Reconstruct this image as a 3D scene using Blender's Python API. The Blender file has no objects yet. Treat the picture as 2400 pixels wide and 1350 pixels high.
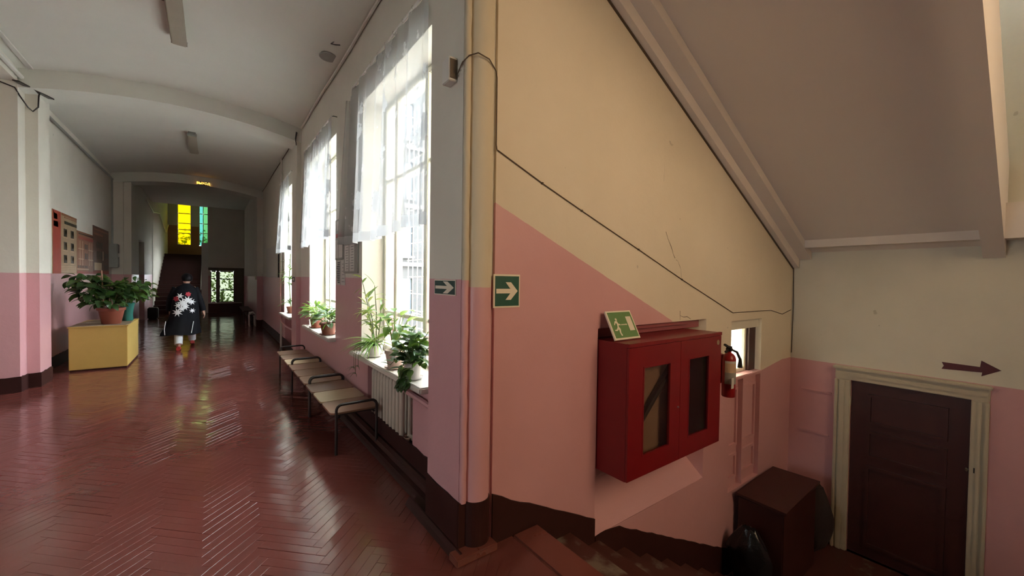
import bpy, bmesh, math, random
from mathutils import Vector, Matrix, Euler
random.seed(7)
SC = bpy.context.scene
COL = SC.collection
D2R = math.pi / 180

# ---------------------------------------------------------------- camera, world, light, exposure
YAW, PITCH, ROLL, FPX, EYE = 36.733 * D2R, 1.135 * D2R, 0.826 * D2R, 945.235, 1.6
_F = Vector((math.sin(YAW), math.cos(YAW), 0)); _R = Vector((math.cos(YAW), -math.sin(YAW), 0)); _U = Vector((0, 0, 1))
_F2 = math.cos(PITCH) * _F - math.sin(PITCH) * _U; _U2 = math.cos(PITCH) * _U + math.sin(PITCH) * _F
_RR = math.cos(ROLL) * _R + math.sin(ROLL) * _U2; _UR = math.cos(ROLL) * _U2 - math.sin(ROLL) * _R
cam_d = bpy.data.cameras.new('camera'); cam = bpy.data.objects.new('camera', cam_d); COL.objects.link(cam)
cam_d.sensor_width = 36.0; cam_d.lens = FPX * 36.0 / 2400.0; cam_d.clip_start = 0.05; cam_d.clip_end = 200
m3 = Matrix((_RR, _UR, -_F2)).transposed()
cam.matrix_world = Matrix.Translation((0, 0, EYE)) @ m3.to_4x4()
SC.camera = cam

SC.view_settings.view_transform = 'Standard'; SC.view_settings.look = 'None'
SC.view_settings.gamma = 1.0; SC.view_settings.use_curve_mapping = False
SC.view_settings.exposure = 3.15

world = bpy.data.worlds.new('overcast_sky'); SC.world = world; world.use_nodes = True
bg = world.node_tree.nodes['Background']
bg.inputs['Color'].default_value = (0.88, 0.95, 1.0, 1); bg.inputs['Strength'].default_value = 2.5
SC.cycles.max_bounces = 6; SC.cycles.diffuse_bounces = 4; SC.cycles.glossy_bounces = 3; SC.cycles.transmission_bounces = 2
SC.cycles.transparent_max_bounces = 10; SC.cycles.sample_clamp_indirect = 5.0
SC.cycles.use_adaptive_sampling = True; SC.cycles.adaptive_threshold = 0.1; SC.cycles.adaptive_min_samples = 16; SC.cycles.use_denoising = True

def portal(name, loc, rot, sx, sy):
    d = bpy.data.lights.new(name, 'AREA'); d.shape = 'RECTANGLE'; d.size = sx; d.size_y = sy
    o = bpy.data.objects.new(name, d); COL.objects.link(o); o.location = loc; o.rotation_euler = rot
    d.cycles.is_portal = True
    return o
HP = math.pi / 2
# sky portals in the window openings (they only guide the sampling of the sky)
for i, (y0, y1) in enumerate(((2.75, 4.51), (5.66, 7.42), (8.95, 10.3))):
    portal('sky_portal', (1.74, (y0 + y1) / 2, 2.15), (0, HP, 0), 2.7, y1 - y0)       # faces -X
portal('sky_portal', (2.8, -2.76, 3.45), (HP, 0, 0), 2.4, 2.9)                          # added stairwell window, faces +Y
portal('sky_portal', (-5.5, 1.3, 2.1), (0, -HP, 0), 2.2, 1.4)      # added side-hall window, faces +X
portal('sky_portal', (0.35, 22.0, 1.1), (-HP, 0, 0), 1.2, 1.4)                         # far door, faces -Y
portal('sky_portal', (-1.0, 29.2, 5.0), (-HP, 0, 0), 2.0, 3.6)

# ---------------------------------------------------------------- helpers
ORG = {}
class MB:
    """collects shapes in world (or root-local) coordinates, builds ONE mesh object"""
    def __init__(s): s.v = []; s.f = []
    def add(s, vs, fs):
        n = len(s.v); s.v += [tuple(v) for v in vs]; s.f += [tuple(i + n for i in f) for f in fs]; return s
    def box(s, x0, x1, y0, y1, z0, z1):
        return s.add([(x0,y0,z0),(x1,y0,z0),(x1,y1,z0),(x0,y1,z0),(x0,y0,z1),(x1,y0,z1),(x1,y1,z1),(x0,y1,z1)],
                     [(0,3,2,1),(4,5,6,7),(0,1,5,4),(1,2,6,5),(2,3,7,6),(3,0,4,7)])
    def bbox(s, x0, x1, y0, y1, z0, z1, b=0.01):
        """box with chamfered edges"""
        bm = bmesh.new(); r = bmesh.ops.create_cube(bm, size=1)
        for v in bm.verts: v.co = Vector(((x0+x1)/2 + v.co.x*(x1-x0), (y0+y1)/2 + v.co.y*(y1-y0), (z0+z1)/2 + v.co.z*(z1-z0)))
        bmesh.ops.bevel(bm, geom=bm.edges[:], offset=b, segments=2, affect='EDGES')
        bm.verts.index_update()
        s.add([v.co[:] for v in bm.verts], [[v.index for v in f.verts] for f in bm.faces]); bm.free(); return s
    def prism(s, poly, axis, a, b):
        """polygon (2-D) extruded along axis 'x','y','z' from a to b"""
        def P(p, t):
            return {'x': (t, p[0], p[1]), 'y': (p[0], t, p[1]), 'z': (p[0], p[1], t)}[axis]
        n = len(poly); vs = [P(p, a) for p in poly] + [P(p, b) for p in poly]
        fs = [tuple(range(n - 1, -1, -1)), tuple(range(n, 2 * n))] + [(i, (i+1) % n, n + (i+1) % n, n + i) for i in range(n)]
        return s.add(vs, fs)
    def tube(s, pts, r, n=8, cap=True, rs=None):
        pts = [Vector(p) for p in pts]; m = len(pts); vs = []; fs = []; prev = None
        for i, p in enumerate(pts):
            t = (pts[min(i+1, m-1)] - pts[max(i-1, 0)]).normalized()
            if prev is None:
                a = Vector((0,0,1)) if abs(t.z) < 0.9 else Vector((1,0,0)); u = t.cross(a).normalized()
            else:
                u = (prev - t * prev.dot(t)); u = u.normalized() if u.length > 1e-6 else t.orthogonal().normalized()
            prev = u; w = t.cross(u); rr = rs[i] if rs else r
            for k in range(n):
                an = 2*math.pi*k/n; vs.append(p + (u*math.cos(an) + w*math.sin(an))*rr)
        for i in range(m-1):
            for k in range(n): fs.append((i*n+k, i*n+(k+1)%n, (i+1)*n+(k+1)%n, (i+1)*n+k))
        if cap: fs.append(tuple(range(n-1,-1,-1))); fs.append(tuple((m-1)*n+k for k in range(n)))
        return s.add(vs, fs)
    def lathe(s, prof, c, n=24, cap=True):
        """profile of (r, z) about the vertical through c"""
        vs = []; fs = []; m = len(prof)
        for r, z in prof:
            for k in range(n):
                a = 2*math.pi*k/n; vs.append((c[0]+r*math.cos(a), c[1]+r*math.sin(a), c[2]+z))
        for i in range(m-1):
            for k in range(n): fs.append((i*n+k, i*n+(k+1)%n, (i+1)*n+(k+1)%n, (i+1)*n+k))
        if cap: fs.append(tuple(range(n-1,-1,-1))); fs.append(tuple((m-1)*n+k for k in range(n)))
        return s.add(vs, fs)
    def mesh(s, name, off=(0,0,0)):
        me = bpy.data.meshes.new(name)
        me.from_pydata([(v[0]-off[0], v[1]-off[1], v[2]-off[2]) for v in s.v], [], s.f); me.update(); return me
    def build(s, name, mat, parent=None, smooth=False, local=False):
        off = (0,0,0)
        if parent is not None and not local: off = ORG.get(parent, (0,0,0))
        me = s.mesh(name, off); me.materials.append(mat)
        if smooth:
            for p in me.polygons: p.use_smooth = True
            try: me.set_sharp_from_angle(angle=40*D2R)
            except Exception: pass
        o = bpy.data.objects.new(name, me); COL.objects.link(o)
        if parent is not None:
            o.parent = parent; ORG[o] = ORG.get(parent, (0,0,0))
        return o
def tag(o, label=None, cat=None, group=None, kind=None):
    if label: o['label'] = label
    if cat: o['category'] = cat
    if group: o['group'] = group
    if kind: o['kind'] = kind
    return o
def thing(name, label, cat, loc=(0,0,0), group=None):
    o = bpy.data.objects.new(name, None); COL.objects.link(o); o.location = loc; o.empty_display_size = 0.1
    ORG[o] = tuple(loc); return tag(o, label, cat, group)
def struct(name, mb, mat, smooth=False, label=None):
    o = mb.build(name, mat, None, smooth); return tag(o, label, None, None, 'structure')
def copy_tree(o, parent=None):
    c = o.copy(); COL.objects.link(c)
    if parent is not None: c.parent = parent
    for ch in o.children: copy_tree(ch, c)
    return c

# ---------------------------------------------------------------- materials
def newmat(name):
    m = bpy.data.materials.new(name); m.use_nodes = True; nt = m.node_tree
    return m, nt, nt.nodes, nt.links, nt.nodes['Principled BSDF']
def noise(nt, scale, detail=3.0, rough=0.55, coord='pos', vec=None):
    n = nt.nodes.new('ShaderNodeTexNoise'); n.inputs['Scale'].default_value = scale; n.inputs['Detail'].default_value = detail
    n.inputs['Roughness'].default_value = rough
    if vec is None:
        if coord == 'pos': g = nt.nodes.new('ShaderNodeNewGeometry'); vec = g.outputs['Position']
        else: g = nt.nodes.new('ShaderNodeTexCoord'); vec = g.outputs['Object']
    nt.links.new(vec, n.inputs['Vector']); return n
def mixc(nt, fac, a, b):
    n = nt.nodes.new('ShaderNodeMix'); n.data_type = 'RGBA'
    for sock, val in ((n.inputs[0], fac), (n.inputs[6], a), (n.inputs[7], b)):
        if hasattr(val, 'is_output') or isinstance(val, bpy.types.NodeSocket): nt.links.new(val, sock)
        else: sock.default_value = val if not isinstance(val, tuple) else (*val, 1)
    return n.outputs[2]
def ramp(nt, fac, p0, p1, c0=(0,0,0), c1=(1,1,1)):
    n = nt.nodes.new('ShaderNodeValToRGB'); e = n.color_ramp.elements
    e[0].position = p0; e[1].position = p1; e[0].color = (*c0, 1); e[1].color = (*c1, 1)
    nt.links.new(fac, n.inputs[0]); return n.outputs[0]
def math_n(nt, op, a, b=None):
    n = nt.nodes.new('ShaderNodeMath'); n.operation = op
    for i, val in enumerate((a, b)):
        if val is None: continue
        if isinstance(val, bpy.types.NodeSocket): nt.links.new(val, n.inputs[i])
        else: n.inputs[i].default_value = val
    return n.outputs[0]
def bump(nt, bsdf, h, strength=0.2, dist=0.01):
    b = nt.nodes.new('ShaderNodeBump'); b.inputs['Strength'].default_value = strength; b.inputs['Distance'].default_value = dist
    nt.links.new(h, b.inputs['Height']); nt.links.new(b.outputs[0], bsdf.inputs['Normal'])
def simple(name, col, rough=0.6, var=0.12, scale=12, bmp=0.1, metal=0.0, spec=0.5, coord='obj', bd=0.004):
    m, nt, N, L, b = newmat(name)
    n = noise(nt, scale, 4, 0.6, coord)
    dark = tuple(c * (1 - var) for c in col); lite = tuple(min(1, c * (1 + var)) for c in col)
    L.new(mixc(nt, n.outputs[0], dark, lite), b.inputs['Base Color'])
    b.inputs['Roughness'].default_value = rough; b.inputs['Metallic'].default_value = metal
    b.inputs['Specular IOR Level'].default_value = spec
    if bmp: bump(nt, b, n.outputs[0], bmp, bd)
    return m
CREAM = (0.66, 0.64, 0.555); CREAM2 = (0.73, 0.705, 0.62)
PINK = (0.62, 0.335, 0.35); PINK2 = (0.66, 0.365, 0.385)
def wall_paint(name, line, axis=0, cream=(CREAM, CREAM2), pink=(PINK, PINK2)):
    """cream plaster above a painted line, glossy pink oil paint below; line = [(u, z), ...] along axis u"""
    m, nt, N, L, b = newmat(name)
    g = N.new('ShaderNodeNewGeometry'); sp = N.new('ShaderNodeSeparateXYZ'); L.new(g.outputs['Position'], sp.inputs[0])
    n1 = noise(nt, 1.3, 5, 0.6); n2 = noise(nt, 40, 3, 0.6); n3 = noise(nt, 9, 4, 0.65)
    lev = None
    if len(line) == 1: lev = line[0][1]
    else:
        acc = line[0][1]
        for (u0, z0), (u1, z1) in zip(line[:-1], line[1:]):
            mr = N.new('ShaderNodeMapRange'); mr.clamp = True; L.new(sp.outputs[axis], mr.inputs[0])
            for i, v in enumerate((u0, u1, 0.0, z1 - z0)): mr.inputs[i+1].default_value = v
            acc = math_n(nt, 'ADD', mr.outputs[0], acc)
        lev = acc
    wob = math_n(nt, 'MULTIPLY', math_n(nt, 'SUBTRACT', n3.outputs[0], 0.5), 0.012)
    d = math_n(nt, 'SUBTRACT', math_n(nt, 'ADD', sp.outputs[2], wob), lev)
    step = math_n(nt, 'GREATER_THAN', d, 0.0)
    fac = ramp(nt, n1.outputs[0], 0.3, 0.7)
    cr = mixc(nt, fac, cream[0], cream[1]); pk = mixc(nt, fac, pink[0], pink[1])
    spots = ramp(nt, noise(nt, 7.3, 2, 0.5).outputs[0], 0.775, 0.79)          # small chips and dirt
    cr = mixc(nt, math_n(nt, 'MULTIPLY', spots, 0.35), cr, (0.25, 0.22, 0.17))
    L.new(mixc(nt, step, pk, cr), b.inputs['Base Color'])
    rg = N.new('ShaderNodeMapRange'); L.new(step, rg.inputs[0]); rg.inputs[3].default_value = 0.38; rg.inputs[4].default_value = 0.85
    L.new(rg.outputs[0], b.inputs['Roughness'])
    h = math_n(nt, 'ADD', math_n(nt, 'MULTIPLY', n3.outputs[0], 1.0), math_n(nt, 'MULTIPLY', n2.outputs[0], 0.25))
    bump(nt, b, h, 0.25, 0.012)
    return m
M = {}
M['wall'] = wall_paint('corridor_wall_paint', [(0, 1.6)])
STAIRLINE = [(1.36, 2.06), (3.24, 1.27), (4.36, 0.60), (5.1, 0.59), (5.72, 0.66), (6.1, 0.655)]
M['wall_stair'] = wall_paint('stair_wall_paint', STAIRLINE, cream=((0.70, 0.635, 0.51), (0.76, 0.69, 0.56)))  # warmer cream than the corridor's carries part of the stairwell's warm light
M['wall_door'] = wall_paint('lower_wall_paint', [(0, 0.655)])
M['plaster'] = wall_paint('plain_plaster', [(0, -9)])
M['pinkwall'] = wall_paint('pink_oil_paint', [(0, 99)])
M['ceil'] = simple('ceiling_whitewash', (0.69, 0.70, 0.63), 0.9, 0.06, 1.5, 0.15, coord='pos', bd=0.02)
M['column'] = wall_paint('column_paint', [(0, 1.555)], cream=((0.60, 0.54, 0.41), (0.66, 0.60, 0.46)))
M['bead'] = wall_paint('bead_paint', [(0, 1.595)], cream=((0.55, 0.49, 0.37), (0.62, 0.56, 0.43)))
def floor_paint(name, dark, lite, rough=(0.09, 0.22)):
    m, nt, N, L, b = newmat(name)
    n1 = noise(nt, 1.1, 5, 0.6); n2 = noise(nt, 22, 4, 0.6); n3 = noise(nt, 5.5, 3, 0.6)
    oi = N.new('ShaderNodeObjectInfo')
    c = mixc(nt, ramp(nt, n1.outputs[0], 0.3, 0.7), dark, lite)
    scuff = ramp(nt, n2.outputs[0], 0.62, 0.8)
    L.new(mixc(nt, math_n(nt, 'MULTIPLY', scuff, 0.18), c, (0.03, 0.012, 0.01)), b.inputs['Base Color'])
    mr = N.new('ShaderNodeMapRange'); L.new(n3.outputs[0], mr.inputs[0]); mr.inputs[1].default_value = 0.3; mr.inputs[2].default_value = 0.7
    mr.inputs[3].default_value = rough[0]; mr.inputs[4].default_value = rough[1]
    L.new(mr.outputs[0], b.inputs['Roughness'])
    bump(nt, b, math_n(nt, 'ADD', math_n(nt, 'MULTIPLY', n3.outputs[0], 1.0), math_n(nt, 'MULTIPLY', n2.outputs[0], 0.2)), 0.12, 0.012)
    return m
M['floor'] = floor_paint('red_brown_floor_paint', (0.130, 0.035, 0.028), (0.170, 0.049, 0.040))
M['nosing'] = floor_paint('nosing_paint', (0.150, 0.040, 0.028), (0.185, 0.055, 0.040), (0.25, 0.4))
def step_mat():
    m, nt, N, L, b = newmat('worn_step_paint')
    n1 = noise(nt, 3.0, 5, 0.6)
    c = mixc(nt, ramp(nt, n1.outputs[0], 0.56, 0.66), (0.085, 0.026, 0.020), (0.20, 0.17, 0.13))
    L.new(c, b.inputs['Base Color']); b.inputs['Roughness'].default_value = 0.5
    bump(nt, b, n1.outputs[0], 0.2, 0.01); return m
M['step'] = step_mat()
M['base'] = simple('dark_brown_baseboard_paint', (0.038, 0.011, 0.009), 0.55, 0.25, 6, 0.12, coord='pos', spec=0.25)
M['white'] = simple('white_paint', (0.70, 0.69, 0.64), 0.45, 0.08, 9, 0.08)
M['frame'] = simple('window_frame_paint', (0.74, 0.72, 0.60), 0.4, 0.08, 14, 0.1)
M['sill'] = simple('sill_paint', (0.62, 0.58, 0.52), 0.35, 0.12, 8, 0.08)
M['rad'] = simple('radiator_paint', (0.60, 0.52, 0.43), 0.45, 0.1, 16, 0.08)
M['pinkpaint'] = simple('pink_pipe_paint', PINK, 0.4, 0.1, 14, 0.08)
M['red'] = simple('red_cabinet_enamel', (0.19, 0.006, 0.009), 0.32, 0.12, 5, 0.03)
M['red2'] = simple('extinguisher_red', (0.33, 0.015, 0.018), 0.3, 0.08, 8, 0.0)
M['black'] = simple('black_plastic', (0.012, 0.012, 0.012), 0.4, 0.2, 10, 0.05)
M['iron'] = simple('dark_tube_steel', (0.025, 0.018, 0.017), 0.35, 0.2, 20, 0.03)
M['green'] = simple('sign_green', (0.006, 0.085, 0.055), 0.4, 0.12, 20, 0.0)
M['greenlight'] = simple('faded_sign_green', (0.13, 0.26, 0.09), 0.5, 0.12, 20, 0.0)
M['signwhite'] = simple('sign_white', (0.80, 0.74, 0.60), 0.5, 0.05, 20, 0.0)
M['darkwood'] = simple('dark_brown_wood', (0.050, 0.014, 0.011), 0.42, 0.25, 7, 0.1)
M['door'] = simple('brown_door_paint', (0.060, 0.018, 0.015), 0.40, 0.2, 6, 0.1)
M['doorframe'] = simple('cream_door_casing', (0.55, 0.49, 0.37), 0.5, 0.1, 8, 0.1)
M['maroon'] = simple('maroon_print', (0.085, 0.010, 0.015), 0.5, 0.15, 10, 0.0)
M['cable'] = simple('dark_cable', (0.10, 0.07, 0.045), 0.6, 0.1, 20, 0.0)
M['paper'] = simple('paper', (0.62, 0.60, 0.56), 0.8, 0.08, 20, 0.0)
M['greyboard'] = simple('grey_board', (0.33, 0.32, 0.29), 0.7, 0.1, 12, 0.0)
M['bluegrey'] = simple('ink_grey', (0.09, 0.09, 0.10), 0.7, 0.2, 30, 0.0)
M['redpaper'] = simple('red_print', (0.36, 0.035, 0.025), 0.6, 0.2, 16, 0.0)
M['yellow'] = simple('yellow_cabinet_paint', (0.60, 0.42, 0.12), 0.42, 0.08, 7, 0.05)
M['worntop'] = simple('worn_wood_top', (0.30, 0.23, 0.15), 0.6, 0.45, 9, 0.15)
M['terra'] = simple('terracotta_plastic', (0.26, 0.075, 0.045), 0.45, 0.1, 10, 0.03)
M['teal'] = simple('teal_glaze', (0.03, 0.16, 0.13), 0.3, 0.15, 10, 0.0)
M['potwhite'] = simple('white_pot', (0.62, 0.58, 0.54), 0.4, 0.08, 12, 0.0)
M['potpink'] = simple('pale_clay_pot', (0.50, 0.38, 0.31), 0.6, 0.12, 14, 0.05)
M['brownpot'] = simple('brown_clay_pot', (0.20, 0.065, 0.035), 0.5, 0.15, 14, 0.05)
M['soil'] = simple('soil', (0.03, 0.02, 0.013), 0.95, 0.4, 60, 0.3)
M['stem'] = simple('plant_stem', (0.10, 0.12, 0.04), 0.6, 0.2, 30, 0.05)
M['stick'] = simple('wood_stick', (0.40, 0.22, 0.15), 0.6, 0.2, 20, 0.05)
M['steel'] = simple('bright_metal', (0.6, 0.58, 0.54), 0.3, 0.05, 20, 0.0, metal=1.0)
M['grey'] = simple('grey_metal_paint', (0.30, 0.31, 0.28), 0.5, 0.1, 10, 0.05)
M['asphalt'] = simple('yard_ground', (0.42, 0.42, 0.40), 0.9, 0.2, 2, 0.2, coord='pos')
M['facade'] = simple('pale_brick_facade', (0.62, 0.58, 0.54), 0.9, 0.1, 3, 0.2, coord='pos')
M['glassdark'] = simple('dark_window_glass', (0.10, 0.12, 0.14), 0.15, 0.1, 4, 0.0)
def seat_mat(name, col):
    m, nt, N, L, b = newmat(name)
    tc = N.new('ShaderNodeTexCoord'); mp = N.new('ShaderNodeMapping'); L.new(tc.outputs['Object'], mp.inputs[0])
    mp.inputs['Scale'].default_value = (3, 30, 3)
    n = noise(nt, 3, 5, 0.6, vec=mp.outputs[0])
    L.new(mixc(nt, n.outputs[0], tuple(c*0.75 for c in col), tuple(c*1.2 for c in col)), b.inputs['Base Color'])
    b.inputs['Roughness'].default_value = 0.38; return m
M['seat_brown'] = seat_mat('brown_plywood', (0.20, 0.10, 0.06)); M['seat_pale'] = seat_mat('pale_plywood', (0.42, 0.31, 0.18))
M['seat_mid'] = seat_mat('worn_plywood', (0.25, 0.13, 0.08))
def leaf_mat(name, c1, c2, trans=0.35, rough=0.35):
    m, nt, N, L, b = newmat(name)
    oi = N.new('ShaderNodeObjectInfo')
    n = noise(nt, 18, 2, 0.5)
    f = math_n(nt, 'ADD', math_n(nt, 'MULTIPLY', oi.outputs['Random'], 0.7), math_n(nt, 'MULTIPLY', n.outputs[0], 0.3))
    c = mixc(nt, f, c1, c2)
    L.new(c, b.inputs['Base Color']); b.inputs['Roughness'].default_value = rough
    t = N.new('ShaderNodeBsdfTranslucent'); L.new(mixc(nt, 0.5, c, (0.35, 0.5, 0.05)), t.inputs[0])
    ms = N.new('ShaderNodeMixShader'); ms.inputs[0].default_value = trans
    L.new(b.outputs[0], ms.inputs[1]); L.new(t.outputs[0], ms.inputs[2]); L.new(ms.outputs[0], N['Material Output'].inputs[0])
    return m
M['leaf_dark'] = leaf_mat('dark_leaf', (0.018, 0.055, 0.016), (0.05, 0.12, 0.035), 0.15, 0.3)
M['leaf_mid'] = leaf_mat('mid_leaf', (0.035, 0.10, 0.02), (0.12, 0.24, 0.06), 0.3)
M['leaf_lite'] = leaf_mat('light_leaf', (0.12, 0.26, 0.05), (0.36, 0.48, 0.16), 0.4)
M['leaf_straw'] = leaf_mat('yellowing_leaf', (0.14, 0.22, 0.05), (0.45, 0.45, 0.16), 0.4)
M['treeleaf'] = leaf_mat('tree_leaf', (0.10, 0.22, 0.05), (0.30, 0.42, 0.12), 0.4)
def glass(name, tint=(1, 1, 1), gloss=0.06):
    m, nt, N, L, b = newmat(name); N.remove(b)
    t = N.new('ShaderNodeBsdfTransparent'); t.inputs[0].default_value = (*tint, 1)
    gl = N.new('ShaderNodeBsdfGlossy'); gl.inputs['Roughness'].default_value = 0.03
    ms = N.new('ShaderNodeMixShader'); ms.inputs[0].default_value = gloss
    L.new(t.outputs[0], ms.inputs[1]); L.new(gl.outputs[0], ms.inputs[2]); L.new(ms.outputs[0], N['Material Output'].inputs[0])
    return m
M['glass'] = glass('clear_pane'); M['glass_yellow'] = glass('yellow_stained_glass', (0.30, 0.24, 0.014))
M['glass_amber'] = glass('amber_warming_glass', (0.66, 0.53, 0.40)); M['glass_teal'] = glass('teal_stained_glass', (0.10, 0.21, 0.19))  # amber tint warms the daylight of the added stairwell window
M['glass_green'] = glass('green_stained_glass', (0.10, 0.19, 0.11)); M['glass_lime'] = glass('pale_green_glass', (0.34, 0.37, 0.19)); M['glass_grey'] = glass('grey_dimming_pane', (0.7, 0.7, 0.68)); M['glass_dimmed'] = glass('dimmed_exit_pane', (0.22, 0.23, 0.19)); M['glass_smoke'] = glass('smoky_pane', (0.8, 0.76, 0.70), 0.07)  # exit and side-hall panes are tinted darker to dim their daylight
def frosted(name):
    m, nt, N, L, b = newmat(name); N.remove(b)
    t = N.new('ShaderNodeBsdfTranslucent'); t.inputs[0].default_value = (0.95, 0.9, 0.78, 1)
    tr = N.new('ShaderNodeBsdfTransparent'); tr.inputs[0].default_value = (0.9, 0.87, 0.75, 1)
    n = noise(nt, 6, 4, 0.6)
    ms = N.new('ShaderNodeMixShader'); L.new(ramp(nt, n.outputs[0], 0.2, 0.9, (0.5,)*3, (0.8,)*3), ms.inputs[0])
    L.new(tr.outputs[0], ms.inputs[1]); L.new(t.outputs[0], ms.inputs[2]); L.new(ms.outputs[0], N['Material Output'].inputs[0]); return m
M['frosted'] = frosted('dusty_pane')
def lace(name, base=0.45):
    """sheer white net with woven flower sprigs; u = along, v = height (UV)"""
    m, nt, N, L, b = newmat(name); N.remove(b)
    uv = N.new('ShaderNodeUVMap'); mp = N.new('ShaderNodeMapping'); L.new(uv.outputs[0], mp.inputs[0])
    vo = N.new('ShaderNodeTexVoronoi'); vo.inputs['Scale'].default_value = 5.2; vo.inputs['Randomness'].default_value = 0.55
    L.new(mp.outputs[0], vo.inputs['Vector'])
    petal = noise(nt, 26, 2, 0.5, vec=mp.outputs[0])
    dd = math_n(nt, 'ADD', vo.outputs['Distance'], math_n(nt, 'MULTIPLY', math_n(nt, 'SUBTRACT', petal.outputs[0], 0.5), 0.55))
    fl = ramp(nt, dd, 0.27, 0.32, (1,1,1), (0,0,0))
    sp = N.new('ShaderNodeSeparateXYZ'); L.new(uv.outputs[0], sp.inputs[0])
    hem = math_n(nt, 'LESS_THAN', sp.outputs[1], 0.055)
    op = math_n(nt, 'ADD', math_n(nt, 'MULTIPLY', fl, 0.47), math_n(nt, 'MULTIPLY', hem, 0.42))
    op = math_n(nt, 'MINIMUM', math_n(nt, 'ADD', op, base), 0.93)
    tr = N.new('ShaderNodeBsdfTransparent')
    df = N.new('ShaderNodeBsdfDiffuse'); df.inputs[0].default_value = (0.78, 0.78, 0.76, 1)
    tl = N.new('ShaderNodeBsdfTranslucent'); tl.inputs[0].default_value = (0.25, 0.26, 0.27, 1)
    m1 = N.new('ShaderNodeMixShader'); m1.inputs[0].default_value = 0.62; L.new(df.outputs[0], m1.inputs[1]); L.new(tl.outputs[0], m1.inputs[2])
    m2 = N.new('ShaderNodeMixShader'); L.new(op, m2.inputs[0]); L.new(tr.outputs[0], m2.inputs[1]); L.new(m1.outputs[0], m2.inputs[2])
    L.new(m2.outputs[0], N['Material Output'].inputs[0]); return m
M['lace'] = lace('white_lace_net')
def emit(name, col, s):
    m, nt, N, L, b = newmat(name); N.remove(b)
    e = N.new('ShaderNodeEmission'); e.inputs[0].default_value = (*col, 1); e.inputs[1].default_value = s
    L.new(e.outputs[0], N['Material Output'].inputs[0]); return m
M['exit_glow'] = emit('exit_sign_letters', (1.0, 0.42, 0.06), 0.9)

# ---------------------------------------------------------------- the setting
def wall_cells(mb, axis, pos, thick, u0, u1, v0, v1, holes):
    """wall slab with rectangular openings; axis 'x': plane X=pos, u=Y; 'y': plane Y=pos, u=X. hole=(u0,u1,v0,v1[,depth])"""
    us = sorted({u0, u1, *[h[0] for h in holes], *[h[1] for h in holes]}); vs = sorted({v0, v1, *[h[2] for h in holes], *[h[3] for h in holes]})
    for a, b in zip(us[:-1], us[1:]):
        run = []
        for c, d in zip(vs[:-1], vs[1:]):
            dep = 0.0
            for h in holes:
                if h[0] <= (a+b)/2 <= h[1] and h[2] <= (c+d)/2 <= h[3]: dep = h[4] if len(h) > 4 else None
            if dep is None: continue
            if run and run[-1][2] == dep and abs(run[-1][1] - c) < 1e-9: run[-1][1] = d
            else: run.append([c, d, dep])
        for c, d, dep in run:
            p0, p1 = pos + (dep if thick > 0 else -dep), pos + thick
            p0, p1 = min(p0, p1), max(p0, p1)
            if axis == 'x': mb.box(p0, p1, a, b, c, d)
            else: mb.box(a, b, p0, p1, c, d)
    return mb
XR, XL, YS = 1.32, -2.13, 2.0         # window wall, poster wall, stair wall
XD, ZL = 6.0, -1.53                   # lower door wall, lower landing level
WINS = ((2.75, 4.51), (5.66, 7.42), (8.95, 10.3)); SILLZ, HEADZ = 0.80, 3.5
YB1, YB2 = 8.25, 15.0                 # the two arched beams (south faces)
def zc(x): return 4.28 + 0.22 * (1 - ((x + 0.4) / 1.78) ** 2)
def zb(x): return 4.04 + 0.21 * (1 - ((x + 0.4) / 1.72) ** 2)

# floors: painted herringbone parquet, built block by block
fl = MB(); fl.box(-5.2, 1.51, -5.2, 2.02, -0.30, -0.004); fl.box(-5.2, 1.62, 2.02, 21.9, -0.30, -0.004)
floor = struct('floor', fl, M['floor'], label='red-brown painted herringbone parquet floor of the corridor')
BW, NB = 0.062, 6; BL = BW * NB
def block_mesh(hl, hw, name='parquet_block'):
    e = 0.0012; g = 0.0004; mb = MB()
    b = [(-hl+g,-hw+g,-0.012),(hl-g,-hw+g,-0.012),(hl-g,hw-g,-0.012),(-hl+g,hw-g,-0.012)]
    t0 = [(-hl+g,-hw+g,-0.0009),(hl-g,-hw+g,-0.0009),(hl-g,hw-g,-0.0009),(-hl+g,hw-g,-0.0009)]
    t1 = [(-hl+g+e,-hw+g+e,0),(hl-g-e,-hw+g+e,0),(hl-g-e,hw-g-e,0),(-hl+g+e,hw-g-e,0)]
    fs = [(8,9,10,11)]
    for o in (0, 4):
        for k in range(4): fs.append((o+k, o+(k+1)%4, o+4+(k+1)%4, o+4+k))
    mb.add(b + t0 + t1, fs); return mb
proto_block = block_mesh(BL/2, BW/2)
blocks = []
c45 = math.cos(math.pi/4)
for r_ in range(-90, 380):
    for k in range(-45, 40):
        for vert in (0, 1):
            if not vert: uc, vc = (r_ + NB/2 + 2*NB*k) * BW, (r_ + 0.5) * BW
            else: uc, vc = (r_ + 0.5) * BW, (r_ - 2*NB + 1 + NB/2 + 2*NB*k) * BW
            x = (uc - vc) * c45; y = (uc + vc) * c45
            if not ((-2.35 if y > 8.0 else -5.0) < x < 1.42 and -0.6 < y < 21.6): continue
            if y < 2.15 and x > 1.36: continue
            if x > 1.28 and y < 2.5: continue
            if y > 8.4 and x < -2.05: continue
            blocks.append((x, y, vert))
rb = random.Random(3)
scored = []
for x, y, v in blocks:
    d = Vector((x, y, 0.0)) - Vector((0, 0, EYE)); cz = d.dot(_F2); cx = d.dot(_RR) / cz * FPX + 1200; cy = 675 - d.dot(_UR) / cz * FPX
    vis = cz > 0 and 10 < cx < 2390 and cy < 1338
    scored.append(((1.0 / d.length ** 3) if vis else 0, x, y, v))
scored.sort(reverse=True)
me_block = proto_block.mesh('parquet_block'); me_block.materials.append(M['floor'])
rest = MB(); nb = 0
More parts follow.
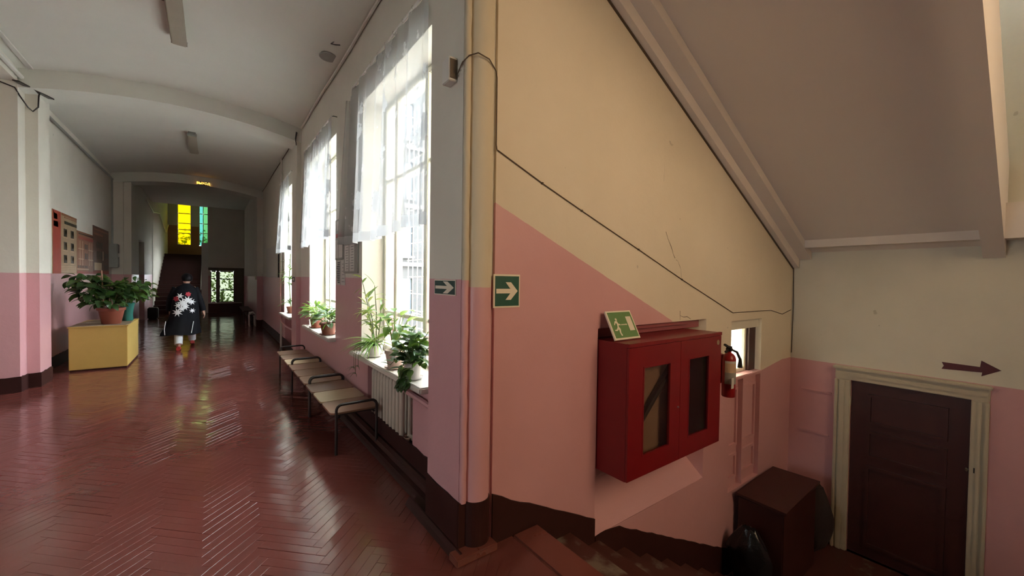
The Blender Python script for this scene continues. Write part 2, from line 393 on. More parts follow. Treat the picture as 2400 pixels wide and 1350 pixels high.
for sc_, x, y, v in scored:
    T = Matrix.Translation((x, y, 0.001 + rb.uniform(-0.0007, 0.0007))) @ Matrix.Rotation((math.pi/4 if not v else 3*math.pi/4), 4, 'Z') \
        @ Matrix.Rotation(rb.gauss(0, 0.012), 4, 'X') @ Matrix.Rotation(rb.gauss(0, 0.0025), 4, 'Y')
    if sc_ > 0 and nb < 300:
        o = bpy.data.objects.new('parquet_block', me_block); COL.objects.link(o); o.parent = floor; o.matrix_local = T; nb += 1
    else:
        rest.add([T @ Vector(p) for p in proto_block.v], proto_block.f)
o = rest.build('parquet_field', M['floor'], floor); tag(o, None, None, None, 'stuff')
struct('floor_landing', MB().box(4.14, 6.3, -2.9, 2.3, ZL - 0.25, ZL), M['step'], label='dark floor of the lower landing')
struct('floor_hall', MB().box(-2.4, 2.0, 21.6, 29.5, -0.3, -0.006), M['floor'])

# window wall
mb = MB()
wall_cells(mb, 'x', XR, 0.42, 2.02, 15.6, -0.3, 4.7,
           [(y0, y1, SILLZ - 0.05, HEADZ) for y0, y1 in WINS] + [(3.1, 4.28, 0.0, SILLZ - 0.05, 0.2), (9.2, 10.2, 0.0, SILLZ - 0.05, 0.2)])
wall_right = struct('wall_right', mb, M['wall'])
struct('wall_pier', MB().box(1.15, 1.40, 2.03, 2.45, -0.02, 4.7).box(1.25, 1.36, YB1 + 0.02, YB1 + 0.55, -0.02, 4.2).box(1.16, 1.36, YB2 + 0.02, YB2 + 0.58, -0.02, 4.2)
       .box(1.20, 1.36, 15.6, 21.8, -0.02, 4.7), M['wall'])
# rounded corner column with its bead
mb = MB(); pr = []
for k in range(13):
    a = math.pi + math.pi * k / 12; pr.append((1.268 + 0.077 * math.cos(a), 2.03 + 0.068 * math.sin(a)))
pr += [(1.345, 2.3), (1.191, 2.3)]
mb.prism(pr, 'z', -0.02, 4.7)
struct('wall_column', mb, M['column'], True)
mb = MB()
zs = [0.30 + 0.05 * i for i in range(89)]
jr = random.Random(5)
mb.tube([(1.172 + jr.uniform(-.0015, .0015), 2.022 + jr.uniform(-.0015, .0015), z) for z in zs], 0.021, 10)
struct('trim_1', mb, M['bead'], True)

# stair wall with its niche, its small window and the panelled recess below the window
mb = MB()
wall_cells(mb, 'y', YS, 0.36, 1.362, 6.3, ZL - 0.2, 5.6,
           [(2.29, 3.85, -0.31, 1.25, 0.22), (4.37, 5.10, 0.60, 1.20), (4.37, 5.10, -0.62, 0.60, 0.05)])
mb.prism([(2.0, -0.305), (2.22, -0.02), (2.22, -0.31)], 'x', 2.29, 3.85)                       # splayed niche sill
mb.add([(3.85,2.0,-0.31),(3.85,2.22,-0.31),(3.74,2.22,-0.31),(3.85,2.0,1.25),(3.85,2.22,1.25),(3.74,2.22,1.25)], [(0,2,1),(3,4,5),(0,3,5,2),(0,1,4,3),(1,2,5,4)])
wall_stair = struct('wall_stair', mb, M['wall_stair'])
# painted-over panelling under the small window
for i, (x0, x1, z0, z1) in enumerate(((4.41, 4.62, -0.17, 0.47), (4.70, 5.06, -0.17, 0.47), (4.41, 4.62, -0.52, -0.25), (4.70, 5.06, -0.52, -0.25))):
    f = MB(); w = 0.028
    f.box(x0, x1, 2.03, 2.055, z1 - w, z1); f.box(x0, x1, 2.03, 2.055, z0, z0 + w); f.box(x0, x0 + w, 2.03, 2.055, z0 + w, z1 - w); f.box(x1 - w, x1, 2.03, 2.055, z0 + w, z1 - w)
    f.build('panel_moulding', M['pinkwall'], wall_stair)
MB().box(4.655, 4.672, 1.995, 2.055, -0.60, 0.56).build('cover_strip', M['pinkwall'], wall_stair)
# cracks and a bare patch on the plaster
def crack(pts, r=0.0022):
    mb = MB(); mb.tube([(x, YS + 0.0005, z) for x, z in pts], r, 5, rs=[r * random.uniform(0.5, 1.4) for _ in pts]); mb.build('plaster_crack', M['cable'], wall_stair)
crack([(3.136, 2.034), (3.17, 1.975), (3.225, 1.904), (3.255, 1.85), (3.282, 1.814)], 0.0035)
crack([(3.30, 1.80), (3.331, 1.789), (3.36, 1.75), (3.382, 1.722), (3.393, 1.627)])
crack([(3.088, 2.62), (3.095, 2.55), (3.088, 2.457)], 0.0014)
crack([(3.384, 1.345), (3.388, 1.26)]); crack([(3.388, 1.30), (3.45, 1.285), (3.50, 1.288), (3.566, 1.262)])

# lower door wall (door_1 sits in it)
struct('wall_door', wall_cells(MB(), 'x', XD, 0.3, -2.9, 2.3, ZL - 0.2, 6.2, [(0.45, 1.38, ZL, 0.49, 0.06)]), M['wall_door'])
# south end of the stairwell with an added amber window, wall over the corridor edge, well ceiling
mb = wall_cells(MB(), 'y', -2.6, -0.3, 1.2, 6.3, ZL - 0.2, 6.2, [(1.6, 4.0, 2.0, 4.9)]); struct('wall_south', mb, M['wall_stair'])
struct('wall_over', MB().box(1.30, 1.50, -5.2, 2.0, 4.3, 6.2), M['plaster'])
struct('ceiling_well', MB().box(1.2, 6.3, -2.9, 2.36, 6.1, 6.3), M['ceil'])
struct('wall_back', MB().box(-5.4, 1.6, -5.4, -5.2, -0.3, 4.9), M['wall'])
struct('wall_side', MB().box(1.32, 1.7, -5.3, -2.6, -0.3, 4.6), M['wall'])
struct('wall_far_side', wall_cells(MB(), 'x', -5.2, -0.2, -5.4, 8.7, -0.3, 4.9, [(0.6, 2.0, 1.0, 3.2)]), M['wall'])

# left side: pier, pilaster, poster wall, lintel over the side opening
struct('wall_left', MB().box(-5.2, -2.05, YB1 - 0.012, 8.52, -0.02, 4.8).box(-2.4, -1.93, 8.50, 9.0, -0.02, 4.8).box(-2.5, XL, 9.0, 15.6, -0.02, 4.8)
       .box(-2.3, -1.90, YB2 + 0.02, 15.58, -0.02, 4.2).box(-2.4, -1.75, YB2 + 0.12, 15.58, -0.02, 4.2).box(-2.25, -2.05, -5.2, YB1, 4.12, 4.9), M['wall'])
struct('wall_hall', wall_cells(MB(), 'x', -1.9, -0.3, 15.6, 21.9, -0.02, 4.9, [(17.9, 19.3, 0.0, 2.75, 0.14)]), M['wall'])
struct('ceiling_side', MB().box(-5.3, -2.1, -5.3, 8.6, 4.3, 4.5), M['ceil'])
# vaulted corridor ceiling and its arched beams
xs = [-2.3 + (1.5 + 2.3) * i / 28 for i in range(29)]
mb = MB(); mb.prism([(x, zc(x)) for x in xs] + [(1.5, 4.95), (-2.3, 4.95)], 'y', -5.3, 15.2); struct('ceiling', mb, M['ceil'], True)
for i, (y0, d) in enumerate(((YB1, 0.6), (YB2, 0.6))):
    mb = MB(); mb.prism([(x, zb(x)) for x in xs] + [(1.5, 4.9), (-2.3, 4.9)], 'y', y0, y0 + d); struct('trim_%d' % (i + 2), mb, M['ceil'], True)
struct('ceiling_hall', MB().box(-2.3, 2.0, 15.5, 21.9, 4.55, 4.9), M['ceil'])

# sloped underside of the upper flight with its stringers and the landing beam
SL = 0.51
M['slabwash'] = simple('stair_soffit_whitewash', (0.76, 0.70, 0.66), 0.9, 0.05, 1.2, 0.15, coord='pos', bd=0.02)
def zs_(x): return 2.2 + SL * (5.6 - x)
mb = MB()
mb.prism([(1.36, zs_(1.36)), (6.0, zs_(6.0)), (6.0, zs_(6.0) + 0.3), (1.36, zs_(1.36) + 0.3)], 'y', 0.30, 2.0)
struct('ceiling_slope', mb, M['slabwash'])
def stringer(y0, y1, drop, top=0.05):
    return MB().prism([(1.365, zs_(1.365) - drop), (5.98, zs_(5.98) - drop), (5.98, zs_(5.98) + top), (1.365, zs_(1.365) + top)], 'y', y0, y1)
mb = stringer(1.93, 1.999, 0.205); struct('trim_4', mb, M['slabwash'])
mb = stringer(1.80, 1.93, 0.095); struct('trim_5', mb, M['slabwash'])
mb = stringer(0.27, 0.41, 0.13, 0.75); struct('trim_6', mb, M['slabwash'])
struct('trim_7', MB().box(5.74, 6.0, -2.6, 1.99, 2.04, 2.36), M['slabwash'])
struct('trim_8', stringer(1.985, 2.0, 0.215, -0.20), M['cable'])

# near staircase going down
stair = thing('staircase', 'worn dark red painted staircase descending beside the pink wall', 'staircase', (1.706, 0, 0))
RISE, RUN = 0.17, 0.305
for k in range(1, 10):
    x0 = 1.706 + RUN * (k - 1); x1 = 1.706 + RUN * k + (0.0 if k < 9 else -0.02)
    z = -RISE * k
    if k == 9: break
    s = MB().bbox(x0 - 0.06, x1 + 0.022, -2.59, 1.998, z - 0.045, z, 0.008); s.box(x0 - 0.06, x1, -2.59, 1.998, ZL, z - 0.045)
    s.build('step', M['step'], stair)
MB().bbox(1.512, 1.716, -2.59, 1.985, -0.05, 0.006, 0.010).box(1.512, 1.70, -2.59, 1.985, ZL, -0.05).build('nosing_board', M['nosing'], stair)

# baseboards, painted with a ragged top edge
def ragged(name, pts, yx, axis, th, seed=1, bottom=None):
    """strip standing on a wall; pts = [(u, zbottom, ztop)]"""
    r = random.Random(seed); mb = MB(); top = []; bot = []
    for (u0, b0, t0), (u1, b1, t1) in zip(pts[:-1], pts[1:]):
        n = max(2, int(abs(u1 - u0) / 0.07))
        for i in range(n + (1 if (u1, b1, t1) == pts[-1] else 0)):
            f = i / n; top.append((u0 + (u1-u0)*f, t0 + (t1-t0)*f + r.uniform(-0.006, 0.006))); bot.append((u0 + (u1-u0)*f, b0 + (b1-b0)*f))
    n = len(top)
    def P(u, z, d): return (u, yx + d, z) if axis == 'y' else (yx + d, u, z)
    vs = [P(u, z, 0) for u, z in bot] + [P(u, z, 0) for u, z in top] + [P(u, z, th) for u, z in bot] + [P(u, z, th) for u, z in top]
    fs = []
    for i in range(n - 1):
        fs += [(i, i+1, n+i+1, n+i), (2*n+i, 3*n+i, 3*n+i+1, 2*n+i+1), (n+i, n+i+1, 3*n+i+1, 3*n+i), (i, 2*n+i, 2*n+i+1, i+1)]
    fs += [(0, n, 3*n, 2*n), (n-1, 3*n-1, 4*n-1, 2*n-1)]
    mb.add(vs, fs); return mb
struct('baseboard_stair', ragged('b', [(1.362, -0.1, 0.30), (1.73, -0.25, 0.115), (2.285, -0.5, -0.165)], YS, 'y', -0.012, 2), M['base'])
struct('baseboard_steps', ragged('b', [(2.293, -0.6, -0.305), (2.42, -0.65, -0.30), (2.587, -0.75, -0.33), (3.247, -1.1, -0.66), (4.40, -1.5, -1.225), (6.0, -1.53, -1.36)], YS, 'y', -0.012, 3), M['base'])
struct('baseboard_pier', ragged('b', [(2.02, 0, 0.31), (2.45, 0, 0.31)], 1.15, 'x', -0.012, 4), M['base'])
mb = MB(); mb.prism([(1.268 + 0.083 * math.cos(math.pi + math.pi*k/12), 2.03 + 0.074 * math.sin(math.pi + math.pi*k/12)) for k in range(13)] + [(1.36, 2.03), (1.14, 2.03), (1.142, 2.012), (1.185, 2.012)], 'z', 0, 0.305)
struct('baseboard_column', mb, M['base'])
struct('baseboard_right', ragged('b', [(2.45, 0, 0.24), (8.25, 0, 0.24)], XR, 'x', -0.012, 5), M['base'])
struct('baseboard_right_far', ragged('b', [(8.8, 0, 0.22), (15.0, 0, 0.22)], XR, 'x', -0.012, 6), M['base'])
struct('baseboard_left', ragged('b', [(9.0, 0, 0.2), (15.0, 0, 0.2)], XL, 'x', 0.012, 7), M['base'])
mb = ragged('b', [(8.225, 0, 0.21), (8.5, 0, 0.20)], -2.05, 'x', 0.014, 8); mb2 = ragged('b', [(8.49, 0, 0.20), (9.0, 0, 0.20)], -1.93, 'x', 0.014, 9)
mb.add(mb2.v, mb2.f); mb3 = ragged('b', [(-5.2, 0, 0.21), (-2.04, 0, 0.21)], YB1 - 0.012, 'y', -0.014, 10); mb.add(mb3.v, mb3.f)
mb3 = ragged('b', [(-2.05, 0, 0.20), (-1.918, 0, 0.20)], 8.5, 'y', -0.014, 11); mb.add(mb3.v, mb3.f)
struct('baseboard_left_pier', mb, M['base'])
mb = ragged('b', [(8.24, 0, 0.22), (8.82, 0, 0.22)], 1.25, 'x', -0.014, 12)
mb3 = ragged('b', [(1.24, 0, 0.22), (1.33, 0, 0.22)], YB1, 'y', -0.014, 13); mb.add(mb3.v, mb3.f)
mb3 = ragged('b', [(14.98, 0, 0.22), (21.7, 0, 0.22)], 1.16, 'x', -0.014, 14); mb.add(mb3.v, mb3.f)
mb3 = ragged('b', [(1.15, 0, 0.22), (1.33, 0, 0.22)], YB2, 'y', -0.014, 15); mb.add(mb3.v, mb3.f)
struct('baseboard_right_pier', mb, M['base'])
struct('baseboard_door', ragged('b', [(-2.6, ZL, ZL + 0.2), (0.32, ZL, ZL + 0.2)], XD, 'x', -0.012, 16), M['base'])
struct('baseboard_door_left', ragged('b', [(1.54, ZL, ZL + 0.22), (2.0, ZL, ZL + 0.22)], XD, 'x', -0.012, 17), M['base'])
# floor moulding along the window side (in front of the recessed wall) and plinth round the corner
mb = MB(); mb.prism([(1.17, 0.0), (1.31, 0.0), (1.31, 0.085), (1.285, 0.09), (1.26, 0.07), (1.245, 0.04), (1.21, 0.035), (1.19, 0.02)], 'y', 2.46, 8.22)
struct('trim_9', mb, M['base'])
mb = MB(); mb.prism([(1.098, 0.0), (1.138, 0.0), (1.138, 0.05), (1.128, 0.05), (1.112, 0.028)], 'y', 1.96, 2.7)
struct('trim_10', mb, M['base'])
struct('trim_11', MB().bbox(1.085, 1.36, 1.925, 2.02, 0.0, 0.045, 0.006), M['nosing'])

# ---------------------------------------------------------------- windows and doors
def casement(root, axis, pos, u0, u1, z0, z1, mull, trans, dep=0.06, w=0.055, gm='glass', fm='frame', pane_mats=None):
    """frame, mullions, transoms and one pane per light"""
    def bx(name, a, b, c, d, p, q, mat):
        m = MB()
        if axis == 'x': m.bbox(p, q, a, b, c, d, 0.006) if name != 'pane' else m.box(p, q, a, b, c, d)
        else: m.bbox(a, b, p, q, c, d, 0.006) if name != 'pane' else m.box(a, b, p, q, c, d)
        return m.build(name, M[mat], root)
    p, q = pos, pos + dep
    bx('frame_stile', u0, u0 + w, z0, z1, p, q, fm); bx('frame_stile', u1 - w, u1, z0, z1, p, q, fm)
    bx('frame_rail', u0 + w, u1 - w, z0, z0 + w, p, q, fm); bx('frame_rail', u0 + w, u1 - w, z1 - w, z1, p, q, fm)
    us = [u0 + w] + list(mull) + [u1 - w]
    for mu in mull: bx('mullion', mu - w*0.6, mu + w*0.6, z0 + w, z1 - w, p - 0.012, q, fm)
    zs = [z0 + w] + list(trans) + [z1 - w]; k = 0
    for a, b in zip(us[:-1], us[1:]):
        a2 = a + (w*0.6 if a in mull else 0); b2 = b - (w*0.6 if b in mull else 0)
        for t in trans: bx('glazing_bar', a2, b2, t - 0.02, t + 0.02, p + 0.006, q - 0.006, fm)
        for c, d in zip(zs[:-1], zs[1:]):
            c2 = c + (0.02 if c in trans else 0); d2 = d - (0.02 if d in trans else 0)
            mt = pane_mats[k % len(pane_mats)] if pane_mats else gm; k += 1
            bx('pane', a2, b2, c2, d2, p + dep*0.45, p + dep*0.45 + 0.004, mt)
for i, (y0, y1) in enumerate(WINS):
    w = bpy.data.objects.new('window_%d' % (i + 1), None); COL.objects.link(w); tag(w, None, None, None, 'structure'); w.location = (1.5, (y0+y1)/2, SILLZ); ORG[w] = (1.5, (y0+y1)/2, SILLZ)
    n = y1 - y0
    casement(w, 'x', 1.555, y0 + 0.006, y1 - 0.006, SILLZ, HEADZ - 0.006, (y0 + n*0.36, y0 + n*0.78) if n > 1.5 else (y0 + n*0.5,), (1.22, 2.66))
    # cream reveals and head lining, marble-white sill
    MB().box(XR - 0.002, 1.555, y1 - 0.006, y1, SILLZ, HEADZ).build('reveal', M['plaster'], w)
    MB().box(XR - 0.002, 1.555, y0, y0 + 0.006, SILLZ, HEADZ).build('reveal', M['plaster'], w)
    MB().box(XR - 0.002, 1.555, y0, y1, HEADZ - 0.006, HEADZ).build('head_lining', M['plaster'], w)
    MB().bbox(1.215, 1.60, y0 - 0.02, y1 + 0.10, SILLZ - 0.05, SILLZ, 0.010).build('window_sill', M['sill'], w)
# iron grille outside the nearest window
g = thing('window_grille', 'white iron grille of bars outside the nearest curtained window', 'grille', (1.83, 3.63, 0.8))
for k in range(14): MB().tube([(1.83, 2.80 + 0.128 * k, 0.78), (1.83, 2.80 + 0.128 * k, 3.48)], 0.006, 6).build('vertical_bar', M['white'], g)
for k in range(14): MB().tube([(1.836, 2.76, 0.86 + 0.19 * k), (1.836, 4.50, 0.86 + 0.19 * k)], 0.006, 6).build('cross_bar', M['white'], g)

for y in (2.76, 4.50):
    for z in (1.05, 3.14): MB().box(1.70, 1.845, y - 0.012, y + 0.012, z - 0.012, z + 0.012).build('lug', M['white'], g)

# small window high in the stair wall, brown board beside it
w = bpy.data.objects.new('window_4', None); COL.objects.link(w); tag(w, None, None, None, 'structure'); w.location = (4.7, 2.1, 0.6); ORG[w] = (4.7, 2.1, 0.6)
casement(w, 'y', 2.09, 4.39, 4.93, 0.60, 1.16, (), (), gm='frosted', w=0.045)
MB().box(4.372, 5.098, 2.03, 2.09, 1.10, 1.198).build('lintel_board', M['plaster'], w)
MB().box(4.935, 5.09, 2.06, 2.10, 0.60, 1.13).build('brown_board', M['darkwood'], w)
MB().bbox(4.37, 5.10, 1.985, 2.10, 0.565, 0.602, 0.006).build('window_sill', M['pinkwall'], w)

# unseen amber window added to light the stairs (behind the camera's right shoulder)
w = bpy.data.objects.new('window_5', None); COL.objects.link(w); tag(w, None, None, None, 'structure'); w.location = (2.6, -2.65, 2.0); ORG[w] = (2.6, -2.65, 2.0)
casement(w, 'y', -2.70, 1.61, 3.99, 2.01, 4.89, (2.4, 3.2), (2.95, 3.9), pane_mats=['glass_amber'])

# unseen side-hall window, added as fill light for the corridor
for nm, ax, ps, u0, u1 in (('window_8', 'x', -5.32, 0.6, 2.0),):
    w = bpy.data.objects.new(nm, None); COL.objects.link(w); tag(w, None, None, None, 'structure')
    w.location = (ps, (u0+u1)/2, 0.8) if ax == 'x' else ((u0+u1)/2, ps, 0.8); ORG[w] = tuple(w.location)
    casement(w, ax, ps, u0, u1, 1.0, 3.2, ((u0+u1)/2,), (1.5, 2.6), gm='glass_grey')

# lower door: casing, leaf with panels
d1 = bpy.data.objects.new('door_1', None); COL.objects.link(d1); tag(d1, 'brown panelled door in cream casing on the lower landing', None, None, 'structure'); d1.location = (XD, 0.92, ZL); ORG[d1] = (XD, 0.92, ZL)
def casing(y0, y1, z0, z1, x0, x1, name='casing'):
    return MB().bbox(x0, x1, y0, y1, z0, z1, 0.008).build(name, M['doorframe'], d1)
for a, b in ((1.38, 1.525), (0.33, 0.45)):
    casing(a, b, ZL, 0.49, XD - 0.03, XD); casing(a if a < 1 else b - 0.03, a + 0.03 if a < 1 else b, ZL, 0.49, XD - 0.055, XD - 0.028, 'casing_edge')
    casing(a + 0.045, b - 0.04, ZL, 0.49, XD - 0.045, XD - 0.028, 'casing_bead')
casing(0.33, 1.525, 0.49, 0.635, XD - 0.031, XD); casing(0.335, 1.52, 0.535, 0.585, XD - 0.046, XD - 0.028, 'casing_bead'); casing(0.315, 1.54, 0.612, 0.648, XD - 0.075, XD, 'casing_cap')
lf = MB().box(XD + 0.02, XD + 0.06, 0.455, 1.375, ZL + 0.015, 0.485).build('door_leaf', M['door'], d1)
for z0, z1 in ((0.02, 0.36), (-0.36, -0.06), (-1.38, -0.46)):
    y0, y1 = 0.60, 1.23; m = MB(); t = 0.03
    m.box(XD - 0.006, XD + 0.02, y0, y1, z1 - t, z1); m.box(XD - 0.006, XD + 0.02, y0, y1, z0, z0 + t)
    m.box(XD - 0.006, XD + 0.02, y0, y0 + t, z0 + t, z1 - t); m.box(XD - 0.006, XD + 0.02, y1 - t, y1, z0 + t, z1 - t)
    m.build('panel_moulding', M['door'], lf)
MB().tube([(XD - 0.005, 1.385, 0.20), (XD - 0.005, 1.385, 0.30)], 0.011, 8).build('hinge', M['doorframe'], d1)
MB().tube([(XD + 0.03, 0.47, -0.21), (XD - 0.035, 0.465, -0.21), (XD - 0.045, 0.46, -0.19)], 0.010, 8).build('latch', M['steel'], d1)
MB().box(XD - 0.036, XD - 0.028, 0.39, 0.42, -0.22, -0.17).build('strike_plate', M['black'], d1)
for z, a, b in ((0.285, 1.558, 1.875), (-0.235, 1.575, 1.885)):
    MB().bbox(XD - 0.02, XD, a, b, z - 0.012, z + 0.012, 0.005).build('wall_strip', M['pinkwall'], bpy.data.objects['wall_door'])

# ---------------------------------------------------------------- far stair hall
struct('wall_hall_right', MB().box(1.36, 1.9, 15.6, 21.9, -0.02, 4.9).box(1.45, 2.0, 21.8, 29.4, 2.2, 9.0), M['wall'])
mb = wall_cells(MB(), 'y', 21.75, 0.2, -0.12, 1.5, -0.02, 4.9, [(-0.02, 0.20, 0.44, 1.80), (0.28, 0.83, 0.44, 1.80)])
struct('wall_exit', mb, M['wall'])
struct('wall_stair_left', MB().box(-2.3, -1.9, 21.7, 29.4, -0.02, 9.0), M['plaster'])
mb = wall_cells(MB(), 'y', 29.0, 0.3, -2.3, 1.9, 2.0, 9.0, [(-1.50, -0.90, 3.30, 6.6), (-0.55, 0.2, 3.28, 6.6)])
M['orangewall'] = wall_paint('landing_wall_paint', [(0, 4.35)], pink=((0.42, 0.20, 0.09), (0.46, 0.23, 0.11)))
struct('wall_landing', mb, M['orangewall'])
struct('ceiling_shaft', MB().box(-2.3, 2.0, 21.7, 29.4, 8.8, 9.0), M['ceil'])
struct('wall_shaft', MB().box(-2.3, 2.0, 21.6, 21.9, 4.6, 9.0), M['plaster'])
struct('floor_vestibule', MB().box(-0.12, 1.6, 21.9, 29.3, 2.25, 2.40), M['ceil'])
for nm, u0, u1, tr, pm in (('window_6', -1.50, -0.90, (3.95, 4.15, 4.5, 5.05, 5.6), ['glass_yellow']), ('window_7', -0.55, 0.2, (4.0, 4.55, 5.1, 5.6), [])):
    w = bpy.data.objects.new(nm, None); COL.objects.link(w); tag(w, None, None, None, 'structure'); w.location = (u0, 29.1, 3.3); ORG[w] = (u0, 29.1, 3.3)
    casement(w, 'y', 29.08, u0, u1, 3.29, 6.59, () if nm == 'window_6' else (-0.36,), tr, pane_mats=['glass_yellow']*5 + ['glass_lime'] if nm == 'window_6' else ['glass_teal']*4 + ['glass_lime'] + ['glass_green']*4 + ['glass_lime'], w=0.03)  # unseen top lime panes, put in to light the stair shaft
w = bpy.data.objects.new('door_2', None); COL.objects.link(w); tag(w, 'glazed exit door at the far end of the corridor', None, None, 'structure'); w.location = (0.4, 21.8, 0); ORG[w] = (0.4, 21.8, 0)
M['exitwood'] = simple('grey_brown_door_wood', (0.13, 0.12, 0.09), 0.5, 0.15, 6, 0.05)
casement(w, 'y', 21.78, -0.02, 0.20, 0.44, 1.80, (), (0.95, 1.48), fm='exitwood', w=0.03, gm='glass_dimmed'); casement(w, 'y', 21.78, 0.28, 0.83, 0.44, 1.80, (), (0.98, 1.46), fm='exitwood', w=0.03, gm='glass_dimmed')
MB().box(-0.10, 1.10, 21.70, 21.752, 0.0, 0.40).build('kick_panel', M['darkwood'], w)
for x0, x1, z0, z1 in ((0.20, 0.28, 0.40, 1.84), (0.83, 0.90, 0.40, 1.84), (1.10, 1.18, 0.0, 1.95), (-0.10, 1.18, 1.84, 1.95), (0.90, 1.10, 0.40, 1.84)):
    MB().box(x0, x1, 21.715, 21.755, z0, z1).build('door_stile', M['exitwood'], w)
MB().box(-0.1, 1.1, 21.66, 21.76, 0.40, 0.43).build('ledge', M['white'], w)
# flight going up to the stained-glass landing
st = thing('far_staircase', 'dark flight of stairs rising to the stained-glass landing', 'staircase', (-1.1, 21.7, 0))
NST = 16
for k in range(NST):
    y0 = 21.7 + 0.35 * k; z = 2.69 * (k + 1) / NST
    MB().box(-1.9, -0.36, y0, 27.35 if k < NST - 1 else 29.0, z - 0.168, z).build('step', M['base'], st)
MB().prism([(21.7, 0.0), (27.3, 2.6), (27.3, 2.95), (21.7, 0.3)], 'x', -0.36, -0.31).build('stringer', M['grey'], st)
MB().tube([(-0.34, 21.7, 0.98), (-0.34, 27.3, 3.66)], 0.03, 8).build('handrail', M['grey'], st)
for k in range(0, NST, 2):
    y0 = 21.8 + 0.35 * k; MB().tube([(-0.34, y0, 0.2 + 0.4785*(y0 - 21.7)), (-0.34, y0, 0.98 + 0.4785*(y0 - 21.7))], 0.012, 6).build('baluster', M['iron'], st)
MB().box(-0.33, -0.10, 21.72, 21.95, 0.0, 3.0).build('newel_pier', M['white'], st)
s2 = thing('upper_staircase', 'underside of the returning upper flight above the exit door', 'staircase', (0.7, 25, 3))
mb = MB(); pts = [(21.9, 4.55), (27.3, 2.4), (27.3, 2.69)]
for k in range(14): y0 = 27.3 - 0.39 * k; pts += [(y0, 2.69 + 0.155*(k+1)), (y0 - 0.39, 2.69 + 0.155*(k+1))]
mb.prism(pts, 'x', -0.10, 1.45); mb.build('flight', M['grey'], s2)
for k in range(14): y0 = 27.1 - 0.39 * k; MB().tube([(-0.05, y0, 2.8 + 0.155*(k+1)), (-0.05, y0, 3.65 + 0.155*(k+1))], 0.015, 6).build('baluster', M['iron'], s2)
MB().tube([(-0.05, 27.2, 3.75), (-0.05, 21.9, 5.85)], 0.03, 8).build('handrail', M['iron'], s2)
# exit sign on the far beam
ex = thing('exit_sign', 'small glowing orange exit sign on the far ceiling beam', 'sign', (-0.18, YB2 - 0.02, 4.27))
MB().bbox(-0.33, -0.03, YB2 - 0.035, YB2 - 0.001, 4.25, 4.345, 0.006).build('sign_box', M['black'], ex)
def text_obj(name, body, size, loc, rot, mat, parent, ext=0.001, align='CENTER', sx=1.0):
    cu = bpy.data.curves.new(name, 'FONT'); cu.body = body; cu.size = size; cu.align_x = align; cu.align_y = 'CENTER'; cu.extrude = ext
    t = bpy.data.objects.new(name + '_tmp', cu); COL.objects.link(t); bpy.context.view_layer.update()
    me = bpy.data.meshes.new_from_object(t.evaluated_get(bpy.context.evaluated_depsgraph_get())); bpy.data.objects.remove(t); bpy.data.curves.remove(cu)
    me.materials.clear(); me.materials.append(mat)
    o = bpy.data.objects.new(name, me); COL.objects.link(o); off = ORG.get(parent, (0,0,0)); o.parent = parent
    o.location = Vector(loc) - Vector(off); o.rotation_euler = rot; o.scale = (sx, 1, 1); return o
text_obj('letters', '\u0412\u042b\u0425\u041e\u0414', 0.085, (-0.18, YB2 - 0.036, 4.297), (HP, 0, 0), M['exit_glow'], ex)

# ---------------------------------------------------------------- outdoors
tag(MB().box(-30, 60, -40, 70, -2.2, -1.9).build('courtyard_ground', M['asphalt']), 'pale courtyard ground outside the windows', None, None, 'structure')
fb = thing('opposite_building', 'low pale building across the courtyard beyond the windows', 'building', (24, 14, -1.9))
wall_cells(MB(), 'x', 24.0, 0.5, 2, 24, -1.9, 6.5, [(4.0 + 3.4*i, 5.6 + 3.4*i, z, z + 2.0, 0.2) for i in range(6) for z in (0.0, 3.6)]).build('wall', M['facade'], fb)
for i in range(6):
    for z in (0.0, 3.6): MB().box(24.12, 24.2, 4.0 + 3.4*i, 5.6 + 3.4*i, z, z + 2.0).build('window', M['glassdark'], fb)
MB().box(23.75, 24.0, 2, 24, 6.1, 6.5).build('cornice', M['facade'], fb)
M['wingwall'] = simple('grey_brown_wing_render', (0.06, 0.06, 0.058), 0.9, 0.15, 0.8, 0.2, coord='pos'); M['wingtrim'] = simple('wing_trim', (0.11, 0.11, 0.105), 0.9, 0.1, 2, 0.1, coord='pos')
fb = thing('courtyard_wing', 'grey building wing closing the courtyard, seen through the lace curtains', 'building', (12, 24, -1.9))
wx = [3.6 + 2.6*i for i in range(7)]; wz = [-0.6, 3.0, 6.6, 10.2]
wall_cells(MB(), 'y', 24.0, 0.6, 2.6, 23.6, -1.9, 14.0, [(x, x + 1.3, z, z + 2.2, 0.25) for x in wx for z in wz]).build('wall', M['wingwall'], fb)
for x in wx:
    for z in wz:
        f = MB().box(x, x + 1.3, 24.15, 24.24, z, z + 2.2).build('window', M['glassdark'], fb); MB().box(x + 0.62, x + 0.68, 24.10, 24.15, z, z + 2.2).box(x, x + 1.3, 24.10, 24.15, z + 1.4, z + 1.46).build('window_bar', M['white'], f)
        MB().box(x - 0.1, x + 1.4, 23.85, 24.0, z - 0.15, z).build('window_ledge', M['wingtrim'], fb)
for z in (2.35, 5.95, 9.55, 13.4): MB().box(2.6, 23.6, 23.8, 24.0, z, z + 0.25).build('cornice', M['wingtrim'], fb)

